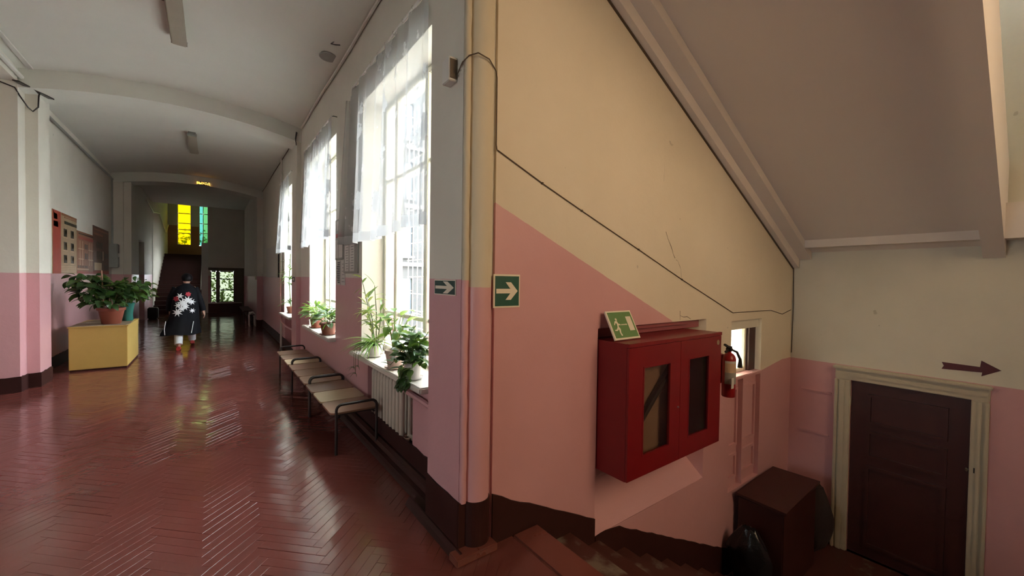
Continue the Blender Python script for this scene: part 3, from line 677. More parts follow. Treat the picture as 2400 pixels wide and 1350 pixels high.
# ---------------------------------------------------------------- curtains
def curtain(y0, y1, z0, z1, x, nf, label, seed, flare=0.0, cut=None):
    """pleated net from y0 (near) to y1 (far); cut(u) gives the hem height"""
    r = random.Random(seed); nu, nv = 16 * nf, 26; vs = []; fs = []; uvs = []
    ph = [r.uniform(0, 6.28) for _ in range(6)]
    for j in range(nv + 1):
        v = j / nv
        for i in range(nu + 1):
            u = i / nu; lo = z0 if cut is None else cut(u)
            amp = 0.010 + 0.026 * (1 - v)
            a = amp * (math.sin(2*math.pi*nf*u + ph[0] + 0.8*math.sin(3*u + ph[1])) + 0.5*math.sin(2*math.pi*nf*0.47*u + ph[2]))
            y = y0 + (y1 - y0) * u + 0.018 * math.sin(2*math.pi*nf*u + ph[3]) + flare * (1 - v) * (u - 0.5)
            z = lo + (z1 - lo) * v - 0.02 * v * abs(math.sin(math.pi * nf * u * 0.5))
            vs.append((x - a - 0.03 * (1 - v), y, z)); uvs.append((u * (y1 - y0), v * 1.0))
    for j in range(nv):
        for i in range(nu): k = j*(nu+1)+i; fs.append((k, k+1, k+nu+2, k+nu+1))
    me = bpy.data.meshes.new('lace_curtain'); me.from_pydata(vs, [], fs); ul = me.uv_layers.new(name='UVMap')
    for lp in me.loops: ul.data[lp.index].uv = uvs[lp.vertex_index]
    for p in me.polygons: p.use_smooth = True
    me.materials.append(M['lace']); o = bpy.data.objects.new('lace_curtain', me); COL.objects.link(o)
    return tag(o, label, 'curtain', 'lace curtains at the corridor windows')
def rod(y0, y1, z, x, label):
    t = thing('curtain_rod', label, 'curtain rod', (x, (y0+y1)/2, z), 'curtain rods over the corridor windows')
    MB().tube([(x, y0, z), (x, y1, z)], 0.010, 10).build('pole', M['white'], t, True)
    for y in (y0 + 0.04, y1 - 0.04): MB().tube([(x, y, z), (x + 0.03, y, z + 0.015), (XR, y, z + 0.015)], 0.006, 6).build('bracket', M['iron'], t)
    n = int((y1 - y0) / 0.2)
    for k in range(n + 1):
        y = y0 + 0.06 + (y1 - y0 - 0.12) * k / n; a = [(x + 0.016*math.cos(q), y, z - 0.004 + 0.016*math.sin(q)) for q in [i*math.pi/5 for i in range(11)]]
        MB().tube(a, 0.0022, 5, False).build('ring', M['steel'], t)
rod(2.72, 4.66, 3.68, 1.245, 'white curtain rod over the nearest corridor window')
rod(5.60, 7.55, 3.68, 1.245, 'white curtain rod over the middle corridor window')
rod(8.90, 10.45, 3.66, 1.245, 'white curtain rod over the farthest corridor window')
curtain(2.70, 4.62, 1.97, 3.675, 1.245, 7, 'sheer white lace curtain with flower sprigs at the nearest window', 1, 0.10, lambda u: 1.985 - 0.03*u + 0.012*math.sin(9*u))
curtain(4.60, 4.95, 1.985, 3.64, 1.26, 2, 'narrow lace curtain end pulled over the notice boards', 9, 0.25)
curtain(5.62, 7.50, 2.10, 3.675, 1.245, 9, 'gathered lace curtain at the middle corridor window', 2, 0.15, lambda u: 2.13 - 0.05*u)
curtain(9.05, 10.35, 2.12, 3.655, 1.235, 5, 'tapering lace curtain at the farthest corridor window', 3, 0.75)

# ---------------------------------------------------------------- radiator under the nearest window
rad = thing('radiator', 'cream cast-iron radiator under the nearest window sill', 'radiator', (1.40, 3.75, 0.14))
def section_mesh():
    mb = MB(); y = 0.0
    for x in (1.335, 1.405, 1.475):
        mb.tube([(x, y, 0.175), (x, y, 0.20), (x, y, 0.66), (x, y, 0.685)], 0.024, 8, rs=[0.016, 0.026, 0.026, 0.016])
    for z in (0.205, 0.655): mb.tube([(1.32, y, z), (1.49, y, z)], 0.024, 8)
    mb.tube([(1.405, y - 0.04, 0.205), (1.405, y + 0.04, 0.205)], 0.026, 8); mb.tube([(1.405, y - 0.04, 0.655), (1.405, y + 0.04, 0.655)], 0.026, 8)
    mb.tube([(1.335, y, 0.175), (1.335, y, 0.145)], 0.02, 8, rs=[0.018, 0.010]); return mb
sm = section_mesh().mesh('radiator_section', (1.40, 0, 0.14)); sm.materials.append(M['rad'])
for p in sm.polygons: p.use_smooth = True
for k in range(10):
    o = bpy.data.objects.new('section', sm); COL.objects.link(o); o.parent = rad; o.location = (0, 3.37 + 0.083*k - 3.75, 0)
MB().tube([(1.405, 3.33, 0.205), (1.405, 3.24, 0.205)], 0.030, 8, rs=[0.03, 0.02]).build('valve', M['rad'], rad)
for z in (0.205,): MB().tube([(1.335, 3.34, z), (1.335, 3.30, z), (1.37, 3.28, z)], 0.022, 8).build('end_cap', M['rad'], rad)
pp = tag(MB().tube([(1.30, 3.36, 0.69), (1.29, 3.20, 0.675), (1.285, 2.46, 0.655)], 0.022, 8).build('heating_pipe', M['pinkpaint'], None, True), 'short pink heating pipe beneath the nearest window sill', 'pipe')
tag(MB().tube([(1.285, 10.55, 0.0), (1.285, 10.55, 4.28)], 0.022, 8).build('heating_riser', M['sill'], None, True), 'vertical riser pipe beside the farthest window', 'pipe')
tag(MB().tube([(1.29, 8.84, 0.55), (1.27, 9.6, 0.55), (1.27, 10.3, 0.58), (1.27, 10.48, 0.66), (1.27, 10.5, 0.9), (1.27, 10.5, 1.55)], 0.018, 8).build('heating_loop', M['pinkpaint'], None, True), 'bent pink heating pipe under the farthest window', 'pipe')

# ---------------------------------------------------------------- benches
def rrect(w, d, r, n=4):
    pts = []
    for cx, cy, a0 in ((w/2-r, d/2-r, 0), (-w/2+r, d/2-r, 90), (-w/2+r, -d/2+r, 180), (w/2-r, -d/2+r, 270)):
        for k in range(n+1): a = (a0 + 90*k/n) * D2R; pts.append((cx + r*math.cos(a), cy + r*math.sin(a)))
    return pts
def make_bench(mats):
    t = thing('bench', 'x', 'bench', (0, 0, 0), 'linked three-seat benches along the window wall')
    for k in range(3):
        y = 0.205 + 0.41*k
        mb = MB(); mb.prism([(px, y + py) for px, py in rrect(0.425, 0.395, 0.045)], 'z', 0.366, 0.382)
        o = mb.build('seat', M[mats[k]], t)
        MB().prism([(px, y + py) for px, py in rrect(0.415, 0.385, 0.045)], 'z', 0.355, 0.366).build('seat_edge', M['iron'], o)
    for y in (0.012, 1.218):
        pts = [(-0.165, y, 0.0), (-0.165, y, 0.40)]
        for k in range(6): a = math.pi - HP*k/5; pts.append((-0.115 + 0.05*math.cos(a), y, 0.40 + 0.05*math.sin(a)))
        for k in range(6): a = HP - HP*k/5; pts.append((0.145 + 0.05*math.cos(a), y, 0.40 + 0.05*math.sin(a)))
        pts += [(0.195, y, 0.0)]
        MB().tube(pts, 0.0125, 10).build('leg_frame', M['iron'], t, True)
    for x in (-0.14, 0.17): MB().tube([(x, 0.012, 0.343), (x, 1.218, 0.343)], 0.011, 8).build('seat_rail', M['iron'], t, True)
    return t
bl = ('three-seat bench nearest the radiator, its middle seat pale', 'middle three-seat plywood bench below the notice boards', 'farthest three-seat bench below the middle window')
bm_ = (('seat_mid', 'seat_pale', 'seat_brown'), ('seat_mid', 'seat_brown', 'seat_mid'), ('seat_pale', 'seat_mid', 'seat_mid'))
for i in range(3):
    b = make_bench(bm_[i]); b.location = (1.065, 3.80 + 1.245*i, 0.003); b['label'] = bl[i]
# bench in the far hall
t = thing('hall_bench', 'low dark bench against the right wall of the far hall', 'bench', (1.0, 17.2, 0))
MB().bbox(0.86, 1.15, 16.2, 18.6, 0.40, 0.44, 0.01).build('seat', M['darkwood'], t)
for y in (16.3, 18.5):
    for x in (0.89, 1.12): MB().tube([(x, y, 0), (x, y, 0.41)], 0.018, 8).build('leg', M['iron'], t)
t = thing('hall_chair', 'small chair with pale curved metal tube beside the far pier', 'chair', (1.05, 15.5, 0))
for y in (15.2, 15.55): MB().tube([(0.98, y, 0.0), (0.97, y, 0.36), (1.0, y, 0.43), (1.08, y, 0.45), (1.12, y, 0.40), (1.13, y, 0.0)], 0.016, 8).build('leg_frame', M['steel'], t, True)
MB().bbox(0.96, 1.13, 15.18, 15.57, 0.36, 0.385, 0.008).build('seat', M['darkwood'], t)

# ---------------------------------------------------------------- signs, boards, boxes on the walls
def arrow_poly(w, h, s=1.0):
    return [(-0.40*w, -0.07*h), (0.12*w, -0.07*h), (-0.06*w, -0.27*h), (0.14*w, -0.27*h), (0.40*w, 0.0), (0.14*w, 0.27*h), (-0.06*w, 0.27*h), (0.12*w, 0.07*h), (-0.40*w, 0.07*h)]
t = thing('arrow_sign', 'square dark green sign with white right arrow on the stair wall', 'sign', (1.45, YS, 1.53))
MB().box(1.35, 1.55, YS - 0.006, YS - 0.0005, 1.431, 1.634).build('backing', M['signwhite'], t)
MB().box(1.362, 1.541, YS - 0.0075, YS - 0.006, 1.441, 1.623).build('green_field', M['green'], t)
MB().prism([(1.450 + x, 1.532 + z) for x, z in arrow_poly(0.2, 0.2)], 'y', YS - 0.009, YS - 0.0075).build('arrow', M['signwhite'], t)
t = thing('arrow_sign', 'small faded green arrow sign on the grey-pink pier', 'sign', (1.15, 2.226, 1.55))
MB().box(1.146, 1.1497, 2.087, 2.366, 1.502, 1.596).build('backing', M['signwhite'], t)
MB().box(1.1445, 1.146, 2.095, 2.358, 1.508, 1.590).build('green_field', simple('faded_dark_green', (0.035, 0.085, 0.075), 0.5, 0.4, 14, 0.0), t)
MB().prism([(2.226 - x, 1.549 + z) for x, z in arrow_poly(0.30, 0.135)], 'x', 1.143, 1.1445).build('arrow', M['signwhite'], t)
t = thing('arrow_marker', 'dark maroon arrow pointing right above the lower door', 'arrow', (XD, 0.45, 0.81))
MB().prism([(0.66, 0.825), (0.645, 0.79), (0.66, 0.755), (0.388, 0.768), (0.393, 0.73), (0.27, 0.808), (0.396, 0.883), (0.403, 0.819)], 'x', XD - 0.004, XD - 0.0005).build('arrow', M['maroon'], t)
t = thing('wall_siren', 'small white alarm box high on the grey pier', 'box', (1.13, 2.13, 2.85))
MB().bbox(1.095, 1.1497, 2.10, 2.19, 2.745, 2.885, 0.004).build('housing', M['white'], t); MB().box(1.10, 1.145, 2.097, 2.10, 2.76, 2.87).build('grille', M['cable'], t)
def cable(pts, label, r=0.004, mat='cable', name='cable'):
    t = MB().tube(pts, r, 6).build(name, M[mat], None, True); return tag(t, label, 'cable')
cable([(1.14, 2.10, 2.77), (1.142, 2.03, 2.83), (1.165, 1.995, 2.86), (1.20, 1.955, 2.87), (1.27, 1.948, 2.855), (1.335, 1.975, 2.82), (1.353, 1.99, 2.79), (1.354, 1.99, 2.40), (1.362, 1.994, 2.372)], 'thin brown cable from the alarm box round the column', 0.004)
cab_pts = [(1.367, 2.372), (1.722, 2.23), (2.091, 2.095), (2.75, 1.86), (3.394, 1.627), (4.384, 1.29), (5.337, 1.285), (5.68, 1.225), (5.95, 1.27)]
cable([(x, YS - 0.004, z) for x, z in cab_pts], 'thin dark cable running diagonally down the stair wall', 0.004)
for x, z in cab_pts[1:5]: MB().box(x - 0.006, x + 0.006, YS - 0.012, YS, z - 0.006, z + 0.006).build('cable_clip', M['cable'], wall_stair)
cable([(5.985, 1.99, 1.80), (5.99, 1.985, 1.3), (5.985, 1.99, 0.72)], 'vertical cable in the lower stair corner', 0.005)
cable([(1.295, y, zc(1.3) - 0.03 + 0.012*math.sin(y*2.1)) for y in [2.5 + 0.4*i for i in range(15)]], 'pale conduit along the ceiling edge over the nearest windows', 0.017, 'sill')
cable([(1.295, y, zc(1.3) - 0.035 + 0.01*math.sin(y*1.7)) for y in [8.9 + 0.5*i for i in range(13)]], 'cable along the ceiling edge past the first beam', 0.008, 'cable')
cable([(1.24, 8.2, 4.2), (1.22, 8.22, 4.05), (1.235, 8.23, 3.98), (1.22, 8.24, 4.1), (1.235, 8.24, 4.22)], 'tangle of cable at the right end of the first beam', 0.008, 'iron')
tag(MB().tube([(-2.02, -5.0, 4.20), (-2.02, 8.3, 4.20)], 0.028, 8).build('conduit', M['white'], None, True), 'white conduit along the left ceiling edge before the pier', 'conduit')
tag(MB().box(-1.95, -1.90, -5.0, 8.2, 4.312, 4.332).build('cable_trunking', M['white']), 'flat white trunking on the ceiling above the left edge', 'trunking')
tag(MB().tube([(XL + 0.04, 9.05, 4.12), (XL + 0.04, 14.95, 4.12)], 0.022, 8).build('conduit', M['grey'], None, True), 'grey conduit along the poster wall below the ceiling', 'conduit')
cable([(-3.0, 8.226, 4.10), (-2.5, 8.226, 4.10), (-2.2, 8.226, 4.08), (-2.07, 8.226, 4.04), (-2.035, 8.26, 3.95), (-2.00, 8.40, 3.86), (-1.97, 8.47, 3.83), (-1.92, 8.47, 3.9), (-1.915, 8.47, 4.05), (-1.915, 8.50, 4.10)], 'drooping dark cable loop on the left pier', 0.009, 'iron')
tag(MB().prism([(-2.06, 8.1), (-1.86, 8.62), (-1.80, 8.62), (-2.0, 8.1)], 'z', 4.085, 4.10).build('metal_bracket', M['iron'], None), 'dark metal bracket where the left pier meets the beam', 'bracket')
M['lampgrey'] = simple('aged_lamp_plastic', (0.40, 0.37, 0.29), 0.4, 0.1, 8, 0.0)
# fluorescent ceiling lamps
def lamp(y0, y1, label):
    t = thing('ceiling_lamp', label, 'lamp', (-0.31, (y0+y1)/2, 4.42), 'fluorescent ceiling lamps')
    MB().bbox(-0.385, -0.235, y0, y1, 4.39, 4.45, 0.012).build('diffuser', M['lampgrey'], t)
    MB().box(-0.37, -0.25, y0 + 0.02, y1 - 0.02, 4.455, 4.51).build('tray', M['greyboard'], t)
    for y in (y0 - 0.004, y1): MB().box(-0.388, -0.232, y, y + 0.004, 4.405, 4.46).build('end_cap', M['grey'], t)
lamp(5.0, 6.43, 'long unlit fluorescent lamp near the top edge of the photo'); lamp(10.45, 11.87, 'unlit fluorescent lamp further down the corridor ceiling')
cable([(-0.9, 5.55, 4.47), (-0.6, 5.6, 4.487), (-0.38, 5.62, 4.46)], 'thin wire along the ceiling to the nearest lamp', 0.004)
tag(MB().lathe([(0.11, 0.0), (0.115, 0.01), (0.10, 0.03)], (1.17, 5.42, 4.315), 16).build('ceiling_patch', M['greyboard']), 'round grey patch on the ceiling near the window side', 'patch')
t = cable([(1.14, 5.05, 4.33), (1.10, 5.0, 4.27), (1.14, 4.95, 4.25), (1.20, 5.02, 4.30)], 'hanging wire ends by the ceiling patch', 0.006, 'iron')

# notice boards between the windows
def board(name, label, y0, y1, z0, z1, mat, papers, x=XR):
    t = thing(name, label, 'notice board', (x, (y0+y1)/2, z0))
    MB().bbox(x - 0.018, x - 0.0005, y0, y1, z0, z1, 0.004).build('board', M[mat], t)
    for a, b, c, d, m in papers: MB().box(x - 0.021, x - 0.018, a, b, c, d).build('paper', M[m], t)
    return t
rp = random.Random(11)
def lines(a, b, c, d, n):
    out = []
    for i in range(n):
        z = d - (d - c) * (i + 0.8) / (n + 0.6); out.append((a + 0.02, b - 0.02 - rp.uniform(0, 0.3)*(b-a), z, z + (d-c)*0.018, 'bluegrey'))
    return out
board('notice_board', 'grey notice board with a red strip beside the lace curtain', 5.23, 5.63, 1.825, 2.345, 'greyboard',
      [(5.28, 5.58, 2.11, 2.16, 'redpaper'), (5.26, 5.43, 1.85, 2.08, 'paper'), (5.45, 5.61, 1.85, 2.08, 'paper'), (5.28, 5.55, 2.2, 2.32, 'paper')])
t = board('notice_board', 'dark notice board with two tall paper columns', 4.62, 5.21, 1.65, 2.0, 'greyboard', [(4.74, 4.93, 1.675, 1.985, 'paper'), (4.97, 5.14, 1.675, 1.985, 'paper')])
for a, b in ((4.75, 4.92), (4.98, 5.13)):
    for p in lines(a, b, 1.68, 1.98, 9): MB().box(XR - 0.0218, XR - 0.021, p[0], p[1], p[2], p[3]).build('print_line', M['bluegrey'], t)
for lab, a, b in (('printed paper strip hanging below the red-striped board', 5.41, 5.61), ('plain paper strip hanging beside the printed one', 5.19, 5.38)):
    t = thing('paper_strip', lab, 'paper', (XR, (a+b)/2, 1.5)); MB().box(XR - 0.006, XR - 0.001, a, b, 1.505, 1.815).build('sheet', M['paper'], t)
    for p in lines(a, b, 1.51, 1.80, 12 if a > 5.4 else 6): MB().box(XR - 0.0068, XR - 0.006, p[0], p[1], p[2], p[3] + (0.01 if a > 5.4 else 0)).build('print_line', M['bluegrey'], t)
t = board('notice_board', 'pale framed notice board beyond the farthest window', 11.2, 13.9, 1.58, 2.4, 'paper', []); MB().box(XR - 0.03, XR, 11.15, 11.2, 1.58, 2.42).build('frame_strip', M['black'], t)
t = thing('arrow_sign', 'tiny dark sign on the pilaster by the farthest window', 'sign', (1.25, 8.6, 1.56)); MB().box(1.243, 1.2495, 8.45, 8.72, 1.505, 1.60).build('backing', M['bluegrey'], t)
MB().prism([(8.585 - x, 1.552 + z) for x, z in arrow_poly(0.24, 0.11)], 'x', 1.2415, 1.243).build('arrow', M['signwhite'], t)
tag(MB().bbox(1.13, 1.16, 15.2, 15.42, 1.50, 1.63, 0.005).build('light_switch', M['signwhite']), 'white switch plate on the far right pier', 'switch')

# large printed pictures of buildings on the left wall
def picture(label, y0, y1, z0, z1, mat, shapes):
    t = thing('wall_poster', label, 'poster', (XL, (y0+y1)/2, z0), 'printed building pictures on the left wall')
    MB().box(XL, XL + 0.010, y0, y1, z0, z1).build('panel', M[mat], t)
    for nm, a, b, c, d, m in shapes: MB().box(XL + 0.010, XL + 0.012, y0 + (y1-y0)*a, y0 + (y1-y0)*b, z0 + (z1-z0)*c, z0 + (z1-z0)*d).build(nm, M[m], t)
M['p_red'] = simple('poster_red', (0.36, 0.055, 0.035), 0.45, 0.25, 6, 0.0); M['p_stone'] = simple('poster_stone', (0.40, 0.28, 0.17), 0.45, 0.25, 10, 0.0)
M['p_brick'] = simple('poster_brick', (0.30, 0.12, 0.06), 0.45, 0.4, 9, 0.0); M['p_dark'] = simple('poster_dark_brick', (0.14, 0.065, 0.045), 0.45, 0.5, 7, 0.0)
M['p_win'] = simple('poster_window', (0.05, 0.035, 0.025), 0.4, 0.4, 12, 0.0); M['p_lite'] = simple('poster_pale', (0.62, 0.45, 0.30), 0.45, 0.2, 10, 0.0)
sh = [('red_banner', 0, 0.3, 0, 1, 'p_red'), ('emblem', 0.03, 0.17, 0.86, 0.95, 'p_lite'), ('emblem', 0.03, 0.2, 0.74, 0.83, 'p_lite'), ('cornice', 0.45, 1, 0.93, 0.95, 'p_brick'), ('cornice', 0.45, 1, 0.83, 0.88, 'p_win'), ('cornice', 0.35, 1, 0.96, 1.0, 'p_brick')]
for k, z in enumerate((0.62, 0.40, 0.18)):
    for y in (0.42, 0.72): sh += [('facade_window', y, y + 0.13, z, z + 0.13, 'p_win'), ('facade_window', y + 0.07, y + 0.13, z + 0.05, z + 0.11, 'p_lite' if k else 'p_win'), ('window_ledge', y - 0.03, y + 0.16, z - 0.02, z - 0.01, 'p_lite')]
for k in range(4): sh.append(('railing', 0.3, 0.95, 0.03 + 0.028*k, 0.04 + 0.028*k, 'p_lite'))
picture('poster of a pale stone facade with red banner', 10.0, 11.51, 1.60, 2.68, 'p_stone', sh)
sh = [('cornice', 0.1, 1, 0.93, 0.96, 'p_win'), ('cornice', 0.1, 1, 0.82, 0.88, 'p_red'), ('sidewalk', 0, 1, 0, 0.06, 'p_red'), ('sidewalk', 0, 0.7, 0.1, 0.12, 'p_lite')]
for y in (0.15, 0.30, 0.72, 0.88): sh.append(('downpipe', y, y + 0.03, 0.2, 0.78, 'p_lite'))
for z in (0.34, 0.58): sh += [('window_ledge', 0.08, 0.38, z, z + 0.02, 'p_lite'), ('window_ledge', 0.66, 0.98, z, z + 0.02, 'p_lite')]
for y in (0.45, 0.56): sh += [('facade_window', y, y + 0.07, 0.6, 0.72, 'p_win'), ('facade_window', y, y + 0.07, 0.36, 0.5, 'p_win')]
for k in range(6): sh.append(('facade_window', 0.05 + 0.1*k, 0.1 + 0.1*k, 0.14, 0.2, 'p_win'))
picture('low poster of a red brick facade between two taller ones', 11.52, 12.89, 1.60, 2.46, 'p_brick', sh)
sh = [('cornice', 0.05, 1, 0.92, 0.95, 'p_brick'), ('cornice', 0.05, 0.6, 0.82, 0.86, 'p_brick'), ('sidewalk', 0, 1, 0, 0.07, 'p_red'), ('caption', 0.05, 0.5, 0.08, 0.24, 'p_lite')]
for y in (0.2, 0.33, 0.46): sh += [('facade_window', y, y + 0.09, 0.55, 0.68, 'p_win'), ('facade_window', y, y + 0.09, 0.32, 0.48, 'p_win')]
sh += [('facade_window', 0.7, 0.92, 0.36, 0.46, 'p_win'), ('facade_window', 0.65, 0.95, 0.1, 0.2, 'p_win'), ('downpipe', 0.58, 0.62, 0.3, 0.5, 'p_lite')]
picture('dark brick facade poster farthest along the left wall', 12.90, 14.6, 1.60, 2.70, 'p_dark', sh)
t = thing('fuse_box', 'grey electrical box on the far left wall', 'box', (XL, 14.7, 1.85))
MB().bbox(XL, XL + 0.16, 14.68, 14.96, 1.78, 2.40, 0.01).build('housing', M['grey'], t); MB().box(XL + 0.16, XL + 0.166, 14.70, 14.94, 1.80, 2.38).build('lid', M['greyboard'], t)
MB().box(XL + 0.166, XL + 0.19, 14.72, 14.75, 2.05, 2.15).build('handle', M['steel'], t)
tag(MB().tube([(XL + 0.05, 14.8, 2.4), (XL + 0.05, 14.8, 4.1)], 0.02, 8).build('conduit', M['grey'], None, True), 'vertical conduit above the grey electrical box', 'conduit')
tag(MB().tube([(-1.86, 19.5, 4.3), (-1.86, 21.6, 4.1), (-1.85, 24.0, 4.35), (-1.85, 27.0, 3.75), (-1.85, 28.6, 4.3)], 0.025, 6).build('wall_pipe', M['frame'], None, True), 'bent pale pipe on the far stair wall', 'pipe')

# ---------------------------------------------------------------- red fire cabinet in the niche
C0, C1, CZ0, CZ1, CY0, CY1 = 2.30, 3.585, 0.205, 1.168, 1.725, 2.12
fc = thing('fire_cabinet', 'large red metal fire hose cabinet with two glazed doors', 'cabinet', (2.95, 2.0, CZ0))
mb = MB(); th = 0.015
mb.box(C0, C1, CY0 + 0.02, CY1, CZ1 - th, CZ1); mb.box(C0, C1, CY0 + 0.02, CY1, CZ0, CZ0 + th); mb.box(C0, C0 + th, CY0 + 0.02, CY1, CZ0 + th, CZ1 - th)
mb.box(C1 - th, C1, CY0 + 0.02, CY1, CZ0 + th, CZ1 - th); mb.box(C0 + th, C1 - th, CY1 - th, CY1, CZ0 + th, CZ1 - th); mb.box(C0 + th, C1 - th, CY0 + 0.3, CY0 + 0.31, CZ0 + th, CZ0 + 0.02)
mb.build('body', M['red'], fc)
XM = 2.945
for k, (a, b) in enumerate(((C0, XM - 0.002), (XM + 0.002, C1))):
    wx0, wx1 = (2.475, 2.80) if k == 0 else (3.075, 3.375); wz0, wz1 = (0.36, 0.985) if k == 0 else (0.36, 0.985)
    mb = MB(); y0, y1 = CY0, CY0 + 0.018
    zt = CZ1 - 0.028
    mb.box(a, wx0, y0, y1, CZ0 + 0.004, zt); mb.box(wx1, b, y0, y1, CZ0 + 0.004, zt); mb.box(wx0, wx1, y0, y1, wz1, zt); mb.box(wx0, wx1, y0, y1, CZ0 + 0.004, wz0)
    dr = mb.build('door', M['red'], fc)
    MB().box(wx0, wx1, CY0 + 0.010, CY0 + 0.014, wz0, wz1).build('pane', M['glass_smoke'], dr)
    fr = MB(); r_ = 0.010
    fr.box(wx0 - r_, wx0, y0 - 0.003, y0, wz0 - r_, wz1 + r_); fr.box(wx1, wx1 + r_, y0 - 0.003, y0, wz0 - r_, wz1 + r_); fr.box(wx0, wx1, y0 - 0.003, y0, wz1, wz1 + r_); fr.box(wx0, wx1, y0 - 0.003, y0, wz0 - r_, wz0)
    fr.build('pane_rim', M['red'], dr)
    if k == 0: MB().tube([(XM - 0.03, CY0 - 0.008, 0.63), (XM - 0.03, CY0, 0.63)], 0.008, 10).build('lock', M['steel'], dr)
    else: MB().prism([(3.53 + 0.022*math.cos(q), 1.085 + 0.022*math.sin(q)) for q in [i*math.pi/8 for i in range(16)]], 'y', CY0 - 0.002, CY0).build('round_sticker', M['worntop'], dr)
MB().box(C0 - 0.004, C1 + 0.004, CY0 - 0.004, CY0 + 0.02, CZ1 - 0.024, CZ1 + 0.003).build('top_lip', M['red'], fc)
MB().tube([(2.38, 1.785, 0.45), (2.65, 1.785, 0.70), (2.92, 1.785, 0.95)], 0.026, 8).build('hose', M['black'], fc)
MB().box(2.32, 2.92, 1.815, 1.825, 0.24, 1.13).build('brightening_sheet', M['potpink'], fc)  # pale sheet added close behind the pane to brighten the dark interior
M['nicherim'] = simple('dull_red_niche_paint', (0.30, 0.085, 0.10), 0.45, 0.15, 8, 0.1)
MB().box(2.295, 3.83, 2.06, 2.215, 1.172, 1.245).box(2.295, 3.62, 2.03, 2.06, 1.215, 1.245).build('niche_rim', M['nicherim'], wall_stair)
# exit pictogram board leaning on top of the cabinet
pb = thing('exit_pictogram', 'faded green running-man board leaning on the red cabinet', 'sign', (2.45, 1.90, 1.171))
q0, q1 = Vector((2.315, 1.855, 1.179)), Vector((2.605, 1.855, 1.179)); up = Vector((0.0, 0.105, 0.20)).normalized() * 0.225; nrm = Vector((0, -0.2, 0.105)).normalized()
def onb(u, v, d): return q0 + (q1 - q0) * u + up * v + nrm * d
def slab(poly, d0, d1):
    n = len(poly); mb = MB(); mb.add([onb(u, v, d0) for u, v in poly] + [onb(u, v, d1) for u, v in poly], [tuple(range(n-1,-1,-1)), tuple(range(n, 2*n))] + [(i, (i+1)%n, n+(i+1)%n, n+i) for i in range(n)]); return mb
slab([(0,0),(1,0),(1,1),(0,1)], -0.012, 0.0).build('board', M['signwhite'], pb)
slab([(0.05,0.06),(0.96,0.06),(0.96,0.95),(0.05,0.95)], 0.0, 0.0012).build('green_field', M['greenlight'], pb)
slab([(0.70,0.28),(0.90,0.28),(0.90,0.78),(0.70,0.78)], 0.0012, 0.002).build('door_symbol', M['signwhite'], pb)
slab([(0.42,0.49),(0.62,0.49),(0.62,0.47),(0.67,0.505),(0.62,0.54),(0.62,0.52),(0.42,0.52)], 0.0012, 0.002).build('arrow_symbol', M['signwhite'], pb)
man = [[(0.27,0.66),(0.31,0.65),(0.33,0.69),(0.315,0.74),(0.275,0.74),(0.255,0.70)], [(0.22,0.64),(0.30,0.65),(0.33,0.55),(0.40,0.52),(0.40,0.49),(0.32,0.50),(0.30,0.43),(0.25,0.43),(0.27,0.55),(0.23,0.58),(0.18,0.50),(0.155,0.52)],
       [(0.25,0.43),(0.31,0.43),(0.34,0.36),(0.31,0.24),(0.34,0.13),(0.29,0.13),(0.265,0.25),(0.28,0.34)], [(0.25,0.43),(0.28,0.36),(0.20,0.30),(0.12,0.31),(0.12,0.35),(0.18,0.35)]]
mm = MB()
for p_ in man: s_ = slab(p_, 0.0012, 0.002); mm.add(s_.v, s_.f)
mm.build('running_figure', M['signwhite'], pb)
# fire extinguisher on the wall
fe = thing('fire_extinguisher', 'red fire extinguisher hanging right of the fire cabinet', 'extinguisher', (4.03, 1.86, 0.50))
ec = (4.03, 1.86, 0.50)
MB().lathe([(0.055, 0), (0.061, 0.008), (0.061, 0.36), (0.056, 0.39), (0.038, 0.415), (0.02, 0.425), (0.018, 0.44)], ec, 24).build('cylinder', M['red2'], fe, True)
for z0, z1, m in ((0.13, 0.24, 'greyboard'), (0.24, 0.33, 'p_lite'), (0.33, 0.352, 'paper')):
    mb = MB(); mb.add(*(lambda a: (a, [(i, i+1, i+14, i+13) for i in range(12)]))([(ec[0] + 0.0617*math.cos(q), ec[1] + 0.0617*math.sin(q), ec[2] + z) for z in (z0, z1) for q in [math.pi*(0.95 + 0.075*i) for i in range(13)]])); mb.build('label_band', M[m], fe)
MB().bbox(4.005, 4.055, 1.835, 1.885, 0.94, 0.975, 0.006).build('valve', M['iron'], fe)
MB().prism([(3.93, 1.005), (4.0, 0.975), (4.07, 0.972), (4.07, 0.985), (4.0, 0.995), (3.94, 1.02)], 'y', 1.85, 1.87).build('lever', M['black'], fe)
MB().prism([(3.95, 0.945), (4.01, 0.965), (4.01, 0.95), (3.96, 0.93)], 'y', 1.85, 1.87).build('grip', M['black'], fe)
MB().tube([(4.05, 1.85, 0.955), (4.10, 1.82, 0.93), (4.125, 1.80, 0.86), (4.125, 1.80, 0.78)], 0.012, 8, rs=[0.010, 0.012, 0.014, 0.024]).build('hose', M['black'], fe, True)
MB().tube([(4.05, 1.865, 0.965), (4.066, 1.868, 0.975)], 0.012, 10).build('gauge', M['steel'], fe)
MB().box(4.0, 4.06, 1.92, 1.9995, 0.62, 0.90).build('bracket', M['red2'], fe)
MB().box(3.94, 3.985, 1.790, 1.794, 0.60, 0.70).build('tag', M['paper'], fe)

